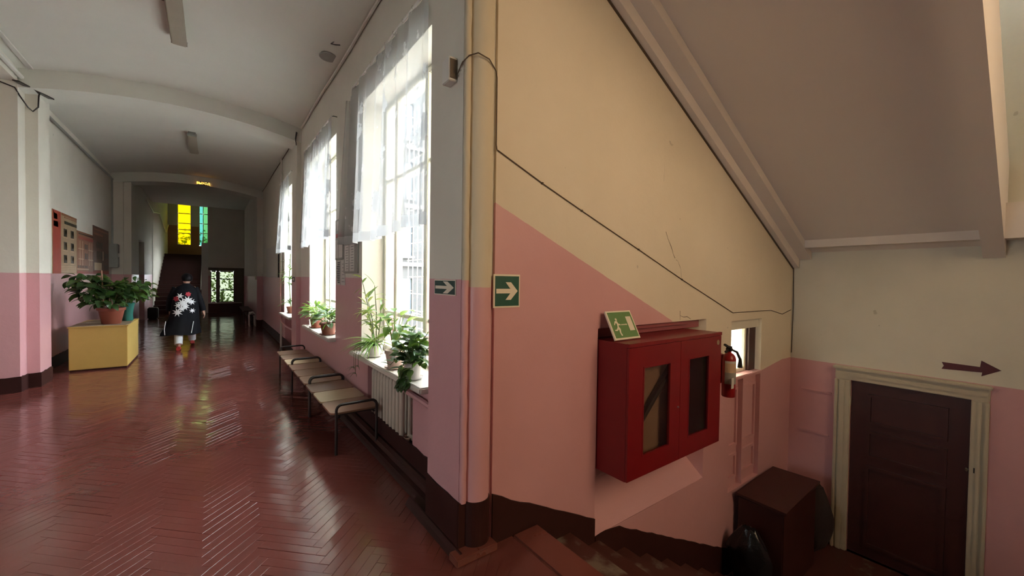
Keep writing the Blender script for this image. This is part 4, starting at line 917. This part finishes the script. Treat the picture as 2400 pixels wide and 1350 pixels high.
# ---------------------------------------------------------------- box, sack and bag on the lower landing
bx = thing('storage_chest', 'dark brown wooden chest with sloping lid in the lower corner', 'chest', (4.95, 1.74, ZL))
MB().bbox(4.50, 5.40, 1.52, 1.95, ZL, -0.66, 0.01).build('body', M['darkwood'], bx)
mb = MB(); mb.add([(4.47, 1.49, -0.655), (5.42, 1.49, -0.61), (5.42, 1.96, -0.62), (4.47, 1.96, -0.645), (4.47, 1.49, -0.63), (5.42, 1.49, -0.585), (5.42, 1.96, -0.595), (4.47, 1.96, -0.62)], [(0,3,2,1),(4,5,6,7),(0,1,5,4),(1,2,6,5),(2,3,7,6),(3,0,4,7)])
mb.build('lid', M['darkwood'], bx)
def blob(name, c, rx, ry, h, mat, label, cat, seed, lean=(0, 0), top=0.35):
    r = random.Random(seed); nu, nv = 28, 16; vs = []; fs = []
    p = [r.uniform(0, 6.28) for _ in range(8)]
    for j in range(nv + 1):
        t = j / nv; rad_ = (math.sin(math.pi * min(1, 0.16 + t*0.5)) if t < 0.6 else 1.0 - (1-top) * ((t-0.6)/0.4) ** 1.5) * (0.2 + 0.8*min(1, t*6))
        for i in range(nu):
            a = 2*math.pi*i/nu; k = 1 + 0.07*math.sin(5*a + p[0] + 4*t) + 0.05*math.sin(9*a + p[1] - 6*t) + 0.04*math.sin(3*a + p[2])
            vs.append((c[0] + rx*rad_*k*math.cos(a) + lean[0]*t, c[1] + ry*rad_*k*math.sin(a) + lean[1]*t, c[2] + h*t + 0.01*math.sin(7*a + p[3])*t))
    for j in range(nv):
        for i in range(nu): fs.append((j*nu+i, j*nu+(i+1)%nu, (j+1)*nu+(i+1)%nu, (j+1)*nu+i))
    fs += [tuple(range(nu-1,-1,-1)), tuple(nv*nu+i for i in range(nu))]
    mb = MB(); mb.add(vs, fs); o = mb.build(name, mat, None, True); return tag(o, label, cat)
M['bag'] = simple('black_bag_film', (0.010, 0.011, 0.014), 0.25, 0.3, 8, 0.4, bd=0.03)
blob('rubbish_bag', (4.32, 1.74, ZL), 0.13, 0.20, 0.68, M['bag'], 'black rubbish bag slumped against the dark chest', 'bag', 4, (0.0, 0.02), 0.3)
blob('sack', (5.60, 1.62, ZL), 0.17, 0.20, 0.80, simple('dark_sackcloth', (0.035, 0.022, 0.02), 0.9, 0.3, 20, 0.3), 'dark sack standing between the chest and the door', 'sack', 8, (0, 0), 0.55)
tag(MB().bbox(-1.84, -1.55, 19.4, 19.75, 0.0, 0.42, 0.03).build('bin', M['black']), 'small black bin at the foot of the far stairs', 'bin')

# ---------------------------------------------------------------- plants
def leaf_mesh(name, shape, width, droop, fold, mat, n=6):
    """unit-length leaf along +X; shape 'lance' | 'ovate' | 'strap'"""
    vs = []; fs = []
    for i in range(n + 1):
        t = i / n
        w = {'lance': math.sin(math.pi * t ** 0.75) ** 0.9, 'ovate': math.sin(math.pi * t ** 0.62) ** 0.75, 'strap': min(1, 6*t + 0.35) * (1 - t ** 3)}[shape] * width / 2
        if i == 0: w = max(w, 0.012)
        x = t * (1 - 0.18 * droop * t); z = 0.10 * t - droop * t * t * 0.75
        vs += [(x, -w, z + fold * w), (x, 0, z), (x, w, z + fold * w)]
    for i in range(n):
        for k in (0, 1): a = 3*i + k; fs.append((a, a+1, a+4, a+3))
    me = bpy.data.meshes.new(name); me.from_pydata(vs, [], fs); me.materials.append(mat)
    for p in me.polygons: p.use_smooth = True
    return me
def put_leaf(root, me, pos, az, el, roll, s):
    o = bpy.data.objects.new('leaf', me); COL.objects.link(o); o.parent = root
    off = Vector(ORG.get(root, (0,0,0)))
    Mx = Matrix.Translation(Vector(pos) - off) @ Matrix.Rotation(az, 4, 'Z') @ Matrix.Rotation(-el, 4, 'Y') @ Matrix.Rotation(roll, 4, 'X') @ Matrix.Diagonal((s, s, s, 1))
    o.matrix_local = Mx; return o
def pot(root, c, r0, r1, h, mat, saucer=True, rim=True, name='pot'):
    pr_ = [(r0, 0.006), (r1*0.97, h*0.82)] + ([(r1*0.97, h*0.82), (r1*1.06, h*0.83), (r1*1.06, h), (r1*0.95, h), (r1*0.92, h*0.85)] if rim else [(r1, h), (r1*0.93, h), (r1*0.90, h*0.85)])
    p = MB().lathe(pr_, c, 28, True).build(name, M[mat], root, True)
    MB().lathe([(r1*0.92, h*0.86), (r1*0.5, h*0.89), (0.003, h*0.90)], c, 20).build('soil', M['soil'], root)
    if saucer: MB().lathe([(r0*1.05, 0), (r0*1.45, 0.012), (r0*1.5, 0.022), (r0*1.42, 0.022), (r0*1.30, 0.010)], c, 28).build('saucer', M[mat], root, True)
    return p
def stems(root, base, tips, r=0.004, bend=0.3):
    for tp in tips:
        b = Vector(base); t = Vector(tp); mid = b.lerp(t, 0.5) + Vector((0, 0, bend * (t - b).length * 0.3))
        MB().tube([b, b.lerp(mid, 0.6) + Vector((0,0,0.01)), mid.lerp(t, 0.4), t], r, 5).build('stem', M['stem'], root)
SZ = SILLZ + 0.001
G1, G2 = 'potted plants on the nearest window sill', 'potted plants on the middle window sill'
rg = random.Random(21)
# tall bamboo-like plant at the far end of the near sill
pl = thing('potted_plant', 'tall sparse bamboo-like plant at the far end of the near sill', 'plant', (1.40, 4.26, SZ), G1)
pot(pl, (1.40, 4.26, SZ), 0.055, 0.075, 0.13, 'potwhite')
lm = leaf_mesh('bamboo_leaf', 'lance', 0.16, 0.45, 0.3, M['leaf_straw']); ld = leaf_mesh('bamboo_leaf_green', 'lance', 0.18, 0.3, 0.3, M['leaf_mid'])
for k, (dx, dy, h) in enumerate(((0.0, 0.0, 0.62), (-0.03, 0.05, 0.48), (0.03, -0.04, 0.42), (-0.05, -0.02, 0.34), (-0.04, 0.16, 0.70))):
    b = Vector((1.40 + dx*0.3, 4.26 + dy*0.3, SZ + 0.1)); t_ = Vector((1.38 + dx*1.6, 4.27 + dy*1.5, SZ + 0.1 + h))
    MB().tube([b, b.lerp(t_, 0.5) + Vector((0.01, 0, 0.02)), t_], 0.006, 6, rs=[0.007, 0.006, 0.003]).build('stem', M['stem'], pl)
    for j in range(9):
        f = 0.35 + 0.65 * j / 8; put_leaf(pl, lm if rg.random() < 0.6 else ld, b.lerp(t_, f), rg.uniform(1.2, 5.6), rg.uniform(-0.3, 0.9), rg.uniform(-0.6, 0.6), rg.uniform(0.13, 0.22))
# spider plant spilling over the sill edge
pl = thing('potted_plant', 'striped spider plant spilling over the near sill edge', 'plant', (1.33, 4.10, SZ), G1)
pot(pl, (1.33, 4.10, SZ), 0.05, 0.07, 0.12, 'potwhite')
ls = leaf_mesh('spider_leaf', 'strap', 0.065, 1.25, 0.5, M['leaf_lite'], 8); ls2 = leaf_mesh('spider_leaf_dark', 'strap', 0.07, 1.05, 0.5, M['leaf_mid'], 8)
for k in range(84):
    az = rg.uniform(0, 6.28); az = az if math.cos(az) < 0.45 else az + math.pi
    put_leaf(pl, ls if rg.random() < 0.6 else ls2, (1.33 + 0.02*math.cos(az), 4.10 + 0.02*math.sin(az), SZ + 0.11), az, rg.uniform(0.35, 1.15), rg.uniform(-0.4, 0.4), rg.uniform(0.19, 0.31))
for y, l in ((4.16, 0.10), (4.25, 0.19), (4.31, 0.14)):
    MB().tube([(1.29, 4.12, SZ + 0.13), (1.21, y, SZ + 0.11), (1.19, y + 0.015, SZ), (1.192, y + 0.02, SZ - l)], 0.0022, 5).build('runner', M['stem'], pl)
    for q in range(5): put_leaf(pl, ls2, (1.19, y + 0.02, SZ - l), 1.6 + 0.75*q, 0.5, 0, 0.09)
# lily with upright broad leaves
pl = thing('potted_plant', 'broad-leaved lily in a pale clay pot, middle of near sill', 'plant', (1.31, 3.48, SZ), G1)
pot(pl, (1.31, 3.48, SZ), 0.060, 0.085, 0.165, 'potpink')
lb = leaf_mesh('lily_leaf', 'ovate', 0.36, 0.5, 0.25, M['leaf_lite']); lb2 = leaf_mesh('lily_leaf_deep', 'ovate', 0.34, 0.6, 0.25, M['leaf_mid'])
for k in range(30):
    az = rg.uniform(0, 6.28); q = rg.uniform(0.03, 0.15); h = rg.uniform(0.14, 0.34)
    tp = Vector((1.32 + q*math.cos(az), 3.50 + 1.25*q*math.sin(az), SZ + 0.15 + h)); MB().tube([(1.31 + 0.02*math.cos(az), 3.48 + 0.02*math.sin(az), SZ + 0.145), (1.31 + 0.4*q*math.cos(az), 3.485 + 0.4*q*math.sin(az), SZ + 0.15 + h*0.55), tp], 0.003, 5).build('stem', M['leaf_lite'], pl)
    put_leaf(pl, lb if rg.random() < 0.35 else lb2, tp, az + rg.uniform(-0.4, 0.4), rg.uniform(-0.4, 0.6), rg.uniform(-0.4, 0.4), rg.uniform(0.13, 0.20))
# round-leaved plant nearest the pier
pl = thing('potted_plant', 'bushy round-leaved plant in a white pot nearest the pier', 'plant', (1.29, 3.08, SZ), G1)
pot(pl, (1.29, 3.03, SZ), 0.055, 0.075, 0.14, 'potwhite')
lr = leaf_mesh('round_leaf', 'ovate', 0.62, 0.35, 0.2, M['leaf_dark']); lr2 = leaf_mesh('round_leaf_mid', 'ovate', 0.6, 0.35, 0.2, M['leaf_mid'])  # mid-green leaves mixed at random among the dark ones
for k in range(24):
    az = rg.uniform(0, 6.28); el = rg.uniform(0.1, 1.4); Ls = rg.uniform(0.14, 0.27); dr_ = Vector((math.cos(az)*math.cos(el)*0.8, math.sin(az)*math.cos(el)*0.75, math.sin(el)))
    b = Vector((1.29, 3.03, SZ + 0.12)); tp = b + dr_ * Ls + Vector((0, 0, -0.05 if el < 0.6 else 0.02)); md = b + dr_*Ls*0.55 + Vector((0, 0, 0.05))
    MB().tube([b, md, tp], 0.003, 5).build('stem', M['stem'], pl)
    for j in range(6):
        f = 0.35 + 0.65*j/5; p_ = b.lerp(md, f*1.6) if f < 0.6 else md.lerp(tp, (f - 0.6)/0.4)
        put_leaf(pl, lr if rg.random() < 0.65 else lr2, p_, az + rg.choice((-1, 1))*rg.uniform(0.3, 1.3), rg.uniform(-0.7, 0.7), rg.uniform(-0.5, 0.5), rg.uniform(0.075, 0.115))
for k in range(8):
    y = 2.92 + 0.03*k; 
    for j in range(5): put_leaf(pl, lr, (1.235 - 0.004*j, y, SZ + 0.10 - 0.035*j), rg.uniform(2.4, 3.9), rg.uniform(-1.3, -0.4), rg.uniform(-0.6, 0.6), rg.uniform(0.06, 0.09))
# middle sill: two leafy plants in brown pots
for lab, c, mt1, mt2, pm, rr in (('light green leafy plant in a round terracotta pot on the middle sill', (1.34, 6.95, SZ), 'leaf_lite', 'leaf_mid', 'terra', 0.10), ('dark leafy plant in a tall brown pot on the middle sill', (1.31, 6.02, SZ), 'leaf_dark', 'leaf_mid', 'brownpot', 0.105)):
    pl = thing('potted_plant', lab, 'plant', c, G2); pot(pl, c, rr*0.75, rr, 0.17, pm)
    a1 = leaf_mesh('bush_leaf', 'lance', 0.30, 0.5, 0.25, M[mt1]); a2 = leaf_mesh('bush_leaf_b', 'lance', 0.32, 0.4, 0.25, M[mt2])
    for k in range(95):
        az = rg.uniform(0, 6.28); el = rg.uniform(-0.15, 1.3); q = rg.uniform(0.08, 0.24)
        p_ = (c[0] + 0.70*q*math.cos(az)*math.cos(el), c[1] + 1.3*q*math.sin(az)*math.cos(el), c[2] + 0.19 + q*0.85*math.sin(el))
        put_leaf(pl, a1 if rg.random() < 0.65 else a2, p_, az + rg.uniform(-0.7, 0.7), el*0.5 + rg.uniform(-0.6, 0.4), rg.uniform(-0.7, 0.7), rg.uniform(0.10, 0.19))
    stems(pl, (c[0], c[1], c[2] + 0.15), [(c[0] + 0.12*math.cos(a), c[1] + 0.16*math.sin(a), c[2] + 0.33) for a in (0.3, 1.5, 2.7, 3.9, 5.1)])
# tall dracaena before the farthest window
c = (1.40, 9.95, SZ); pl = thing('potted_plant', 'tall thin dracaena before the farthest window', 'plant', c)
pot(pl, c, 0.06, 0.085, 0.15, 'brownpot')
MB().tube([(1.40, 9.95, SZ + 0.1), (1.37, 9.98, SZ + 0.7), (1.39, 9.95, SZ + 1.30)], 0.011, 6).build('stem', M['stem'], pl)
a1 = leaf_mesh('dracaena_leaf', 'strap', 0.10, 0.9, 0.3, M['leaf_dark'], 7); a2 = leaf_mesh('dracaena_leaf_b', 'strap', 0.10, 0.8, 0.3, M['leaf_mid'], 7)
for k in range(44):
    h = rg.choice((rg.uniform(0.12, 0.30), rg.uniform(0.55, 0.8), rg.uniform(0.85, 1.30)))
    put_leaf(pl, a1 if rg.random() < 0.6 else a2, (1.385, 9.96, SZ + h), rg.uniform(2.0, 5.4), rg.uniform(0.1, 1.0), rg.uniform(-0.4, 0.4), rg.uniform(0.22, 0.36))

# ---------------------------------------------------------------- yellow cabinet with its two plants
yc = thing('plant_stand', 'yellow painted box cabinet standing by the left pilaster', 'cabinet', (-1.5, 10.1, 0))
YX0, YX1, YY0, YY1, YH = -1.845, -1.152, 9.465, 10.77, 0.735
MB().bbox(YX0, YX1, YY0, YY1, 0.03, YH - 0.018, 0.005).build('body', M['yellow'], yc)
MB().box(YX0 + 0.01, YX1 - 0.01, YY0 + 0.012, YY1 - 0.01, 0.0, 0.03).build('plinth', M['base'], yc)
tp_ = MB().bbox(YX0 - 0.012, YX1 + 0.014, YY0 - 0.016, YY1 + 0.01, YH - 0.018, YH, 0.003).build('top', M['yellow'], yc)
MB().prism([(YX0, YY0 + 0.02), (YX1 - 0.02, YY0 + 0.0), (YX1 + 0.005, YY0 + 0.3), (YX1 - 0.05, YY1 - 0.05), (YX0 + 0.1, YY1 - 0.1), (YX0 - 0.005, YY0 + 0.6)], 'z', YH, YH + 0.004).build('oilcloth', M['worntop'], tp_)
c = (-1.39, 9.78, YH + 0.005)
pl = thing('potted_plant', 'big dark bushy plant in a terracotta bowl on the yellow cabinet', 'plant', c)
MB().lathe([(0.115, 0), (0.125, 0.01), (0.165, 0.23), (0.170, 0.23), (0.185, 0.235), (0.188, 0.275), (0.178, 0.282), (0.165, 0.275), (0.158, 0.24)], c, 32).build('pot', M['terra'], pl, True)
MB().lathe([(0.16, 0.245), (0.08, 0.25), (0.003, 0.25)], c, 20).build('soil', M['soil'], pl)
l1 = leaf_mesh('broad_leaf', 'ovate', 0.58, 0.55, 0.2, M['leaf_dark']); l2 = leaf_mesh('broad_leaf_b', 'ovate', 0.55, 0.45, 0.2, M['leaf_mid'])
cl = [((-1.70, 9.75, 1.50), 0.24, 0.10, 46), ((-1.60, 9.78, 1.30), 0.27, 0.15, 80), ((-1.35, 9.80, 1.32), 0.25, 0.17, 84), ((-1.18, 9.85, 1.36), 0.20, 0.15, 50), ((-1.45, 9.66, 1.13), 0.24, 0.08, 40)]
for (cx, cy, cz), rx, rz, n in cl:
    for k in range(n):
        a = rg.uniform(0, 6.28); e = math.asin(rg.uniform(-1, 1)); q = rg.uniform(0.55, 1.0)
        p_ = (cx + rx*q*math.cos(a)*math.cos(e), cy + 0.8*rx*q*math.sin(a)*math.cos(e), cz + rz*q*math.sin(e))
        put_leaf(pl, l1 if rg.random() < 0.8 else l2, p_, a + rg.uniform(-0.8, 0.8), rg.uniform(-0.7, 0.35), rg.uniform(-0.6, 0.6), rg.uniform(0.12, 0.20))
    stems(pl, (c[0], c[1], c[2] + 0.24), [(cx + rx*0.5*math.cos(a), cy + rx*0.4*math.sin(a), cz) for a in (0.5, 2.2, 3.6, 5.2)], 0.006)
MB().tube([(-1.47, 9.72, 0.98), (-1.50, 9.72, 1.665)], 0.011, 6).build('support_stick', M['stick'], pl)
c = (-1.255, 10.32, YH + 0.005)
pl = thing('potted_plant', 'pale-leaved plant in a teal vase pot behind the terracotta bowl', 'plant', c)
MB().lathe([(0.075, 0), (0.085, 0.02), (0.078, 0.12), (0.092, 0.24), (0.112, 0.33), (0.104, 0.335), (0.09, 0.27)], c, 24).build('pot', M['teal'], pl, True)
MB().lathe([(0.095, 0.28), (0.05, 0.285), (0.003, 0.285)], c, 16).build('soil', M['soil'], pl)
l3 = leaf_mesh('pale_leaf', 'ovate', 0.5, 0.6, 0.2, M['leaf_mid']); l4 = leaf_mesh('pale_leaf_b', 'ovate', 0.5, 0.5, 0.2, M['leaf_dark'])
for k in range(110):
    a = rg.uniform(0, 6.28); e = math.asin(rg.uniform(-0.9, 1)); q = rg.uniform(0.5, 1.0)
    p_ = (-1.13 + 0.27*q*math.cos(a)*math.cos(e), 10.25 + 0.22*q*math.sin(a)*math.cos(e), 1.33 + 0.25*q*math.sin(e))
    put_leaf(pl, l3 if rg.random() < 0.55 else l4, p_, a + rg.uniform(-0.8, 0.8), rg.uniform(-0.9, 0.2), rg.uniform(-0.6, 0.6), rg.uniform(0.10, 0.16))
stems(pl, (c[0], c[1], c[2] + 0.28), [(-1.13 + 0.15*math.cos(a), 10.25 + 0.12*math.sin(a), 1.36) for a in (0.5, 2.2, 3.6, 5.2)], 0.006)

# trees behind the far exit door
for i, (x, y, h) in enumerate(((0.5, 31.0, 0.6), (1.9, 33.0, 3.2), (-0.9, 34.5, 3.4))):
    t = thing('yard_tree', ('leafy shrub right outside the far exit door', 'tree outside beyond the right pane of the exit door', 'tree outside beyond the left pane of the exit door')[i], 'tree', (x, y, -1.9))
    MB().tube([(x, y, -1.9), (x + 0.05, y, h)], 0.09, 6).build('trunk', M['stem'], t)
    mb = MB(); lmv = leaf_mesh('tmp', 'ovate', 0.6, 0.4, 0.2, M['treeleaf'], 3)
    for k in range(500):
        a = rg.uniform(0, 6.28); e = math.asin(rg.uniform(-1, 1)); q = rg.uniform(0.4, 1.0); s = rg.uniform(0.14, 0.25)
        Mx = Matrix.Translation((x + 1.2*q*math.cos(a)*math.cos(e), y + 0.9*q*math.sin(a)*math.cos(e), h + 1.5*q*math.sin(e))) @ Euler((rg.uniform(-1, 1), rg.uniform(-1, 1), a)).to_matrix().to_4x4() @ Matrix.Scale(s, 4)
        mb.add([Mx @ v.co for v in lmv.vertices], [tuple(p.vertices) for p in lmv.polygons])
    o = mb.build('foliage', M['treeleaf'], t); o['kind'] = 'stuff'; bpy.data.meshes.remove(lmv)

# ---------------------------------------------------------------- the walking person
M['skin'] = simple('skin', (0.55, 0.33, 0.24), 0.55, 0.06, 20, 0.0); M['hair'] = simple('black_hair', (0.006, 0.005, 0.006), 0.6, 0.3, 30, 0.5, spec=0.2, bd=0.01)
M['robe'] = simple('black_cloth', (0.006, 0.0065, 0.009), 0.85, 0.3, 12, 0.1, spec=0.2); M['trouser'] = simple('white_cloth', (0.66, 0.68, 0.72), 0.8, 0.15, 14, 0.15)
M['shoe'] = simple('red_shoe', (0.38, 0.03, 0.03), 0.5, 0.1, 14, 0.0); M['printwhite'] = simple('print_white', (0.82, 0.86, 0.88), 0.7, 0.1, 20, 0.0); M['printred'] = simple('print_red', (0.42, 0.03, 0.05), 0.7, 0.1, 20, 0.0)
PX, PY = -0.46, 11.42
person = thing('person', 'person in long black robe with floral back print walking away', 'person', (PX, PY, 0))
def skin_body(name, verts, edges, radii, mat, parent, root=0, sub=2):
    me = bpy.data.meshes.new(name); off = ORG[parent]; me.from_pydata([tuple(Vector(v) - Vector(off)) for v in verts], edges, []); o = bpy.data.objects.new(name, me); COL.objects.link(o)
    md = o.modifiers.new('skin', 'SKIN'); md.use_smooth_shade = True
    for i, r in enumerate(radii):
        sv = me.skin_vertices[0].data[i]; sv.radius = (r, r) if not isinstance(r, tuple) else r; sv.use_root = (i == root)
    s = o.modifiers.new('sub', 'SUBSURF'); s.levels = sub; s.render_levels = sub
    bpy.context.view_layer.update(); nm = bpy.data.meshes.new_from_object(o.evaluated_get(bpy.context.evaluated_depsgraph_get()))
    o.modifiers.clear(); o.data = nm; nm.materials.clear(); nm.materials.append(mat)
    for p in nm.polygons: p.use_smooth = True
    bpy.data.meshes.remove(me); o.parent = parent; ORG[o] = off; return o
V = []; E_ = []; Rr = []
def node(p, r, par=None):
    V.append((PX + p[0], PY + p[1], p[2])); Rr.append(r)
    if par is not None: E_.append((par, len(V) - 1))
    return len(V) - 1
pel = node((0, 0, 0.84), 0.125); wai = node((0.005, 0.01, 1.02), 0.105, pel); che = node((0.01, 0.01, 1.22), 0.125, wai); nk0 = node((0.02, 0.015, 1.36), 0.065, che)
nk = node((0.025, 0.03, 1.42), 0.05, nk0); hd = node((0.03, 0.045, 1.48), 0.075, nk); hd2 = node((0.03, 0.045, 1.545), 0.088, hd); hd3 = node((0.03, 0.04, 1.595), 0.06, hd2)
node((0.03, 0.14, 1.505), 0.014, hd2)                                     # nose, away from us
for s in (-1, 1): node((0.03 + s*0.085, 0.04, 1.51), 0.016, hd2)          # ears
lk = []
for s, ky, kz, fy, fz, fx in ((-1, -0.10, 0.46, -0.30, 0.07, -0.10), (1, 0.10, 0.47, 0.30, 0.10, 0.115)):
    h = node((s*0.085, 0, 0.78), 0.10, pel); k = node((s*0.10, ky, kz), 0.068, h); an = node((fx, fy, fz + 0.02), 0.040, k); node((fx, fy + 0.12, fz - 0.03 if s < 0 else fz - 0.02), 0.032, an); lk.append((h, k, an))
hands = []
for s in (-1, 1):
    sh = node((s*0.155, 0.01, 1.31), 0.062, che); el = node((s*0.25, 0.02 if s > 0 else 0.05, 1.05), 0.047, sh); wr = node((s*0.315 if s > 0 else -0.26, 0.06 if s > 0 else 0.16, 0.80), 0.030, el)
    pa = node((s*0.335 if s > 0 else -0.26, 0.07 if s > 0 else 0.20, 0.735), 0.034, wr)
    bx_ = 0.335 if s > 0 else -0.26; by = 0.07 if s > 0 else 0.20
    for f in range(4):
        ln = (0.055, 0.065, 0.062, 0.05)[f]; oy = -0.026 + 0.017*f
        a_ = node((bx_ + 0.004, by + oy, 0.70), 0.0095, pa); b_ = node((bx_ - s*0.004, by + oy + 0.004, 0.70 - ln*0.6), 0.0088, a_); node((bx_ - s*0.018, by + oy + 0.008, 0.70 - ln), 0.008, b_)
    a_ = node((bx_ - s*0.03, by + 0.035, 0.735), 0.011, pa); node((bx_ - s*0.035, by + 0.045, 0.70), 0.0095, a_)
skin_body('body', V, E_, Rr, M['skin'], person, 0, 1)
def loft(rings, n=40, fold=0.0, seed=0):
    """rings: (cx, cy, z, rx, ry)"""
    r = random.Random(seed); p = [r.uniform(0, 6.28) for _ in range(4)]; vs = []; fs = []
    m = len(rings)
    for j, (cx, cy, z, rx, ry) in enumerate(rings):
        fo = fold * (j / (m - 1)) ** 1.5
        for i in range(n):
            a = 2*math.pi*i/n; k = 1 + fo*(math.sin(7*a + p[0]) + 0.6*math.sin(11*a + p[1]))
            vs.append((PX + cx + rx*k*math.cos(a), PY + cy + ry*k*math.sin(a), z + (0.012*math.sin(4*a + p[2]) * (j == m-1))))
    for j in range(m-1):
        for i in range(n): fs.append((j*n+i, j*n+(i+1)%n, (j+1)*n+(i+1)%n, (j+1)*n+i))
    mb = MB(); mb.add(vs, fs); return mb
rings = [(0.025, 0.03, 1.425, 0.058, 0.055), (0.02, 0.02, 1.39, 0.085, 0.075), (0.015, 0.01, 1.35, 0.155, 0.10), (0.01, 0.005, 1.29, 0.205, 0.135), (0.01, 0.0, 1.20, 0.22, 0.155), (0.005, 0.0, 1.08, 0.225, 0.165), (0.0, 0.0, 0.95, 0.235, 0.175),
         (-0.005, -0.005, 0.82, 0.245, 0.185), (-0.02, -0.01, 0.66, 0.265, 0.20), (-0.045, -0.02, 0.50, 0.30, 0.225), (-0.065, -0.03, 0.38, 0.335, 0.25), (-0.075, -0.035, 0.315, 0.35, 0.265)]
robe = loft(rings, 48, 0.035, 4).build('robe', M['robe'], person, True)
def surf(s, z):
    """point just off the back of the robe, s across (m), z up"""
    for r0, r1 in zip(rings[:-1], rings[1:]):
        if r0[2] >= z >= r1[2]:
            f = (r0[2] - z) / (r0[2] - r1[2]); cx, cy, rx, ry = [r0[i] + (r1[i] - r0[i])*f for i in (0, 1, 3, 4)]
            q = max(-0.98, min(0.98, (s - cx)/rx)); return (PX + s, PY + cy - ry*math.sqrt(1 - q*q)*1.03 - 0.012, z)
    return (PX + s, PY - 0.2, z)
def star(cx, cz, R_, n, inner=0.35, ph=0.0, sq=1.0):
    pts = []
    for k in range(2*n):
        a = ph + math.pi*k/n; q = R_ if k % 2 == 0 else R_*inner; pts.append((cx + q*math.cos(a), cz + sq*q*math.sin(a)))
    c_ = surf(cx, cz); mb = MB(); ring = [surf(*p_) for p_ in pts]; mb.add([c_] + ring, [(0, 1 + k, 1 + (k+1) % (2*n)) for k in range(2*n)]); return mb
for cx, cz, R_, n, ph in ((-0.03, 1.00, 0.12, 9, 0.2), (0.05, 1.06, 0.10, 8, 0.5), (-0.08, 1.15, 0.075, 6, 0.1), (-0.12, 0.80, 0.10, 8, 0.3), (-0.05, 0.88, 0.08, 7, 0.8), (0.13, 0.83, 0.06, 7, 0.2), (0.12, 1.02, 0.075, 7, 0.9), (-0.11, 0.95, 0.08, 7, 0.5), (0.01, 0.92, 0.085, 8, 0.4)):
    star(cx, cz, R_, n, 0.38, ph).build('print_flower', M['printwhite'], robe)
for cx, cz, R_ in ((-0.145, 1.09, 0.06), (0.06, 1.19, 0.055)): star(cx, cz, R_, 6, 0.7, 0.3).build('print_bloom', M['printred'], robe)
for side, pts in (('r', [(0.16, 0.0, 1.325), (0.235, 0.02, 1.10), (0.275, 0.035, 0.98), (0.315, 0.055, 0.815)]), ('l', [(-0.15, 0.0, 1.325), (-0.235, 0.03, 1.10), (-0.262, 0.08, 0.98), (-0.275, 0.15, 0.83)])):
    mb = MB(); mb.tube([(PX + a, PY + b, c_) for a, b, c_ in pts], 0.08, 14, rs=[0.075, 0.072, 0.066, 0.058]); mb.build('sleeve', M['robe'], robe, True)
for pts in ([(-0.345, -0.19, 0.62), (-0.37, -0.20, 0.45), (-0.36, -0.21, 0.33)], [(0.17, -0.185, 0.60), (0.15, -0.215, 0.48), (0.13, -0.235, 0.35)]):
    MB().tube([(PX + a*0.9, PY + b - 0.03, c_) for a, b, c_ in pts], 0.006, 5).build('piping', M['printwhite'], robe)
for (h, k, an), s in zip(lk, (-1, 1)):
    a, b, c_ = Vector(V[h]), Vector(V[k]), Vector(V[an])
    mb = MB(); mb.tube([a, b, b.lerp(c_, 0.5), b.lerp(c_, 0.92)], 0.1, 16, rs=[0.115, 0.085, 0.075, 0.068]); mb.build('trouser_leg', M['trouser'], person, True)
def shoe(x, y, z, pitch):
    mb = MB(); n = 16; prof = []
    outl = [(0.0, -0.07, 0.032), (0.0, -0.045, 0.040), (0.0, 0.0, 0.042), (0.0, 0.06, 0.043), (0.0, 0.12, 0.046), (0.0, 0.165, 0.036), (0.0, 0.185, 0.015)]
    hts = [0.075, 0.085, 0.085, 0.072, 0.055, 0.042, 0.025]
    vs = []; fs = []
    for (ox, oy, w), h in zip(outl, hts):
        for i in range(n):
            a = 2*math.pi*i/n; yy, zz = oy, max(0.0, h*0.45 + h*0.55*math.sin(a)) if math.sin(a) > -0.75 else 0.0
            cy_, sy_ = math.cos(pitch), math.sin(pitch); vs.append((x + w*math.cos(a), y + yy*cy_ + zz*sy_, z + zz*cy_ - yy*sy_ + 0.0))
    m = len(outl)
    for j in range(m-1):
        for i in range(n): fs.append((j*n+i, j*n+(i+1)%n, (j+1)*n+(i+1)%n, (j+1)*n+i))
    fs += [tuple(range(n-1,-1,-1)), tuple((m-1)*n+i for i in range(n))]; mb.add(vs, fs); return mb
shoe(PX - 0.10, PY - 0.33, 0.004, 0.0).build('shoe', M['shoe'], person, True); shoe(PX + 0.115, PY + 0.27, 0.045, 0.25).build('shoe', M['shoe'], person, True)
mb = MB(); nu, nv = 20, 10; vs = []; fs = []
for j in range(nv + 1):
    t_ = math.pi * 0.70 * j / nv
    for i in range(nu):
        a = 2*math.pi*i/nu; front = max(0.0, math.sin(a)); tt = t_ * (1 - 0.35*front)
        vs.append((PX + 0.03 + 0.104*math.sin(tt)*math.cos(a), PY + 0.035 + 0.118*math.sin(tt)*math.sin(a), 1.535 + 0.112*math.cos(tt)))
for j in range(nv):
    for i in range(nu): fs.append((j*nu+i, j*nu+(i+1)%nu, (j+1)*nu+(i+1)%nu, (j+1)*nu+i))
mb.add(vs, fs); mb.build('hair', M['hair'], person, True)
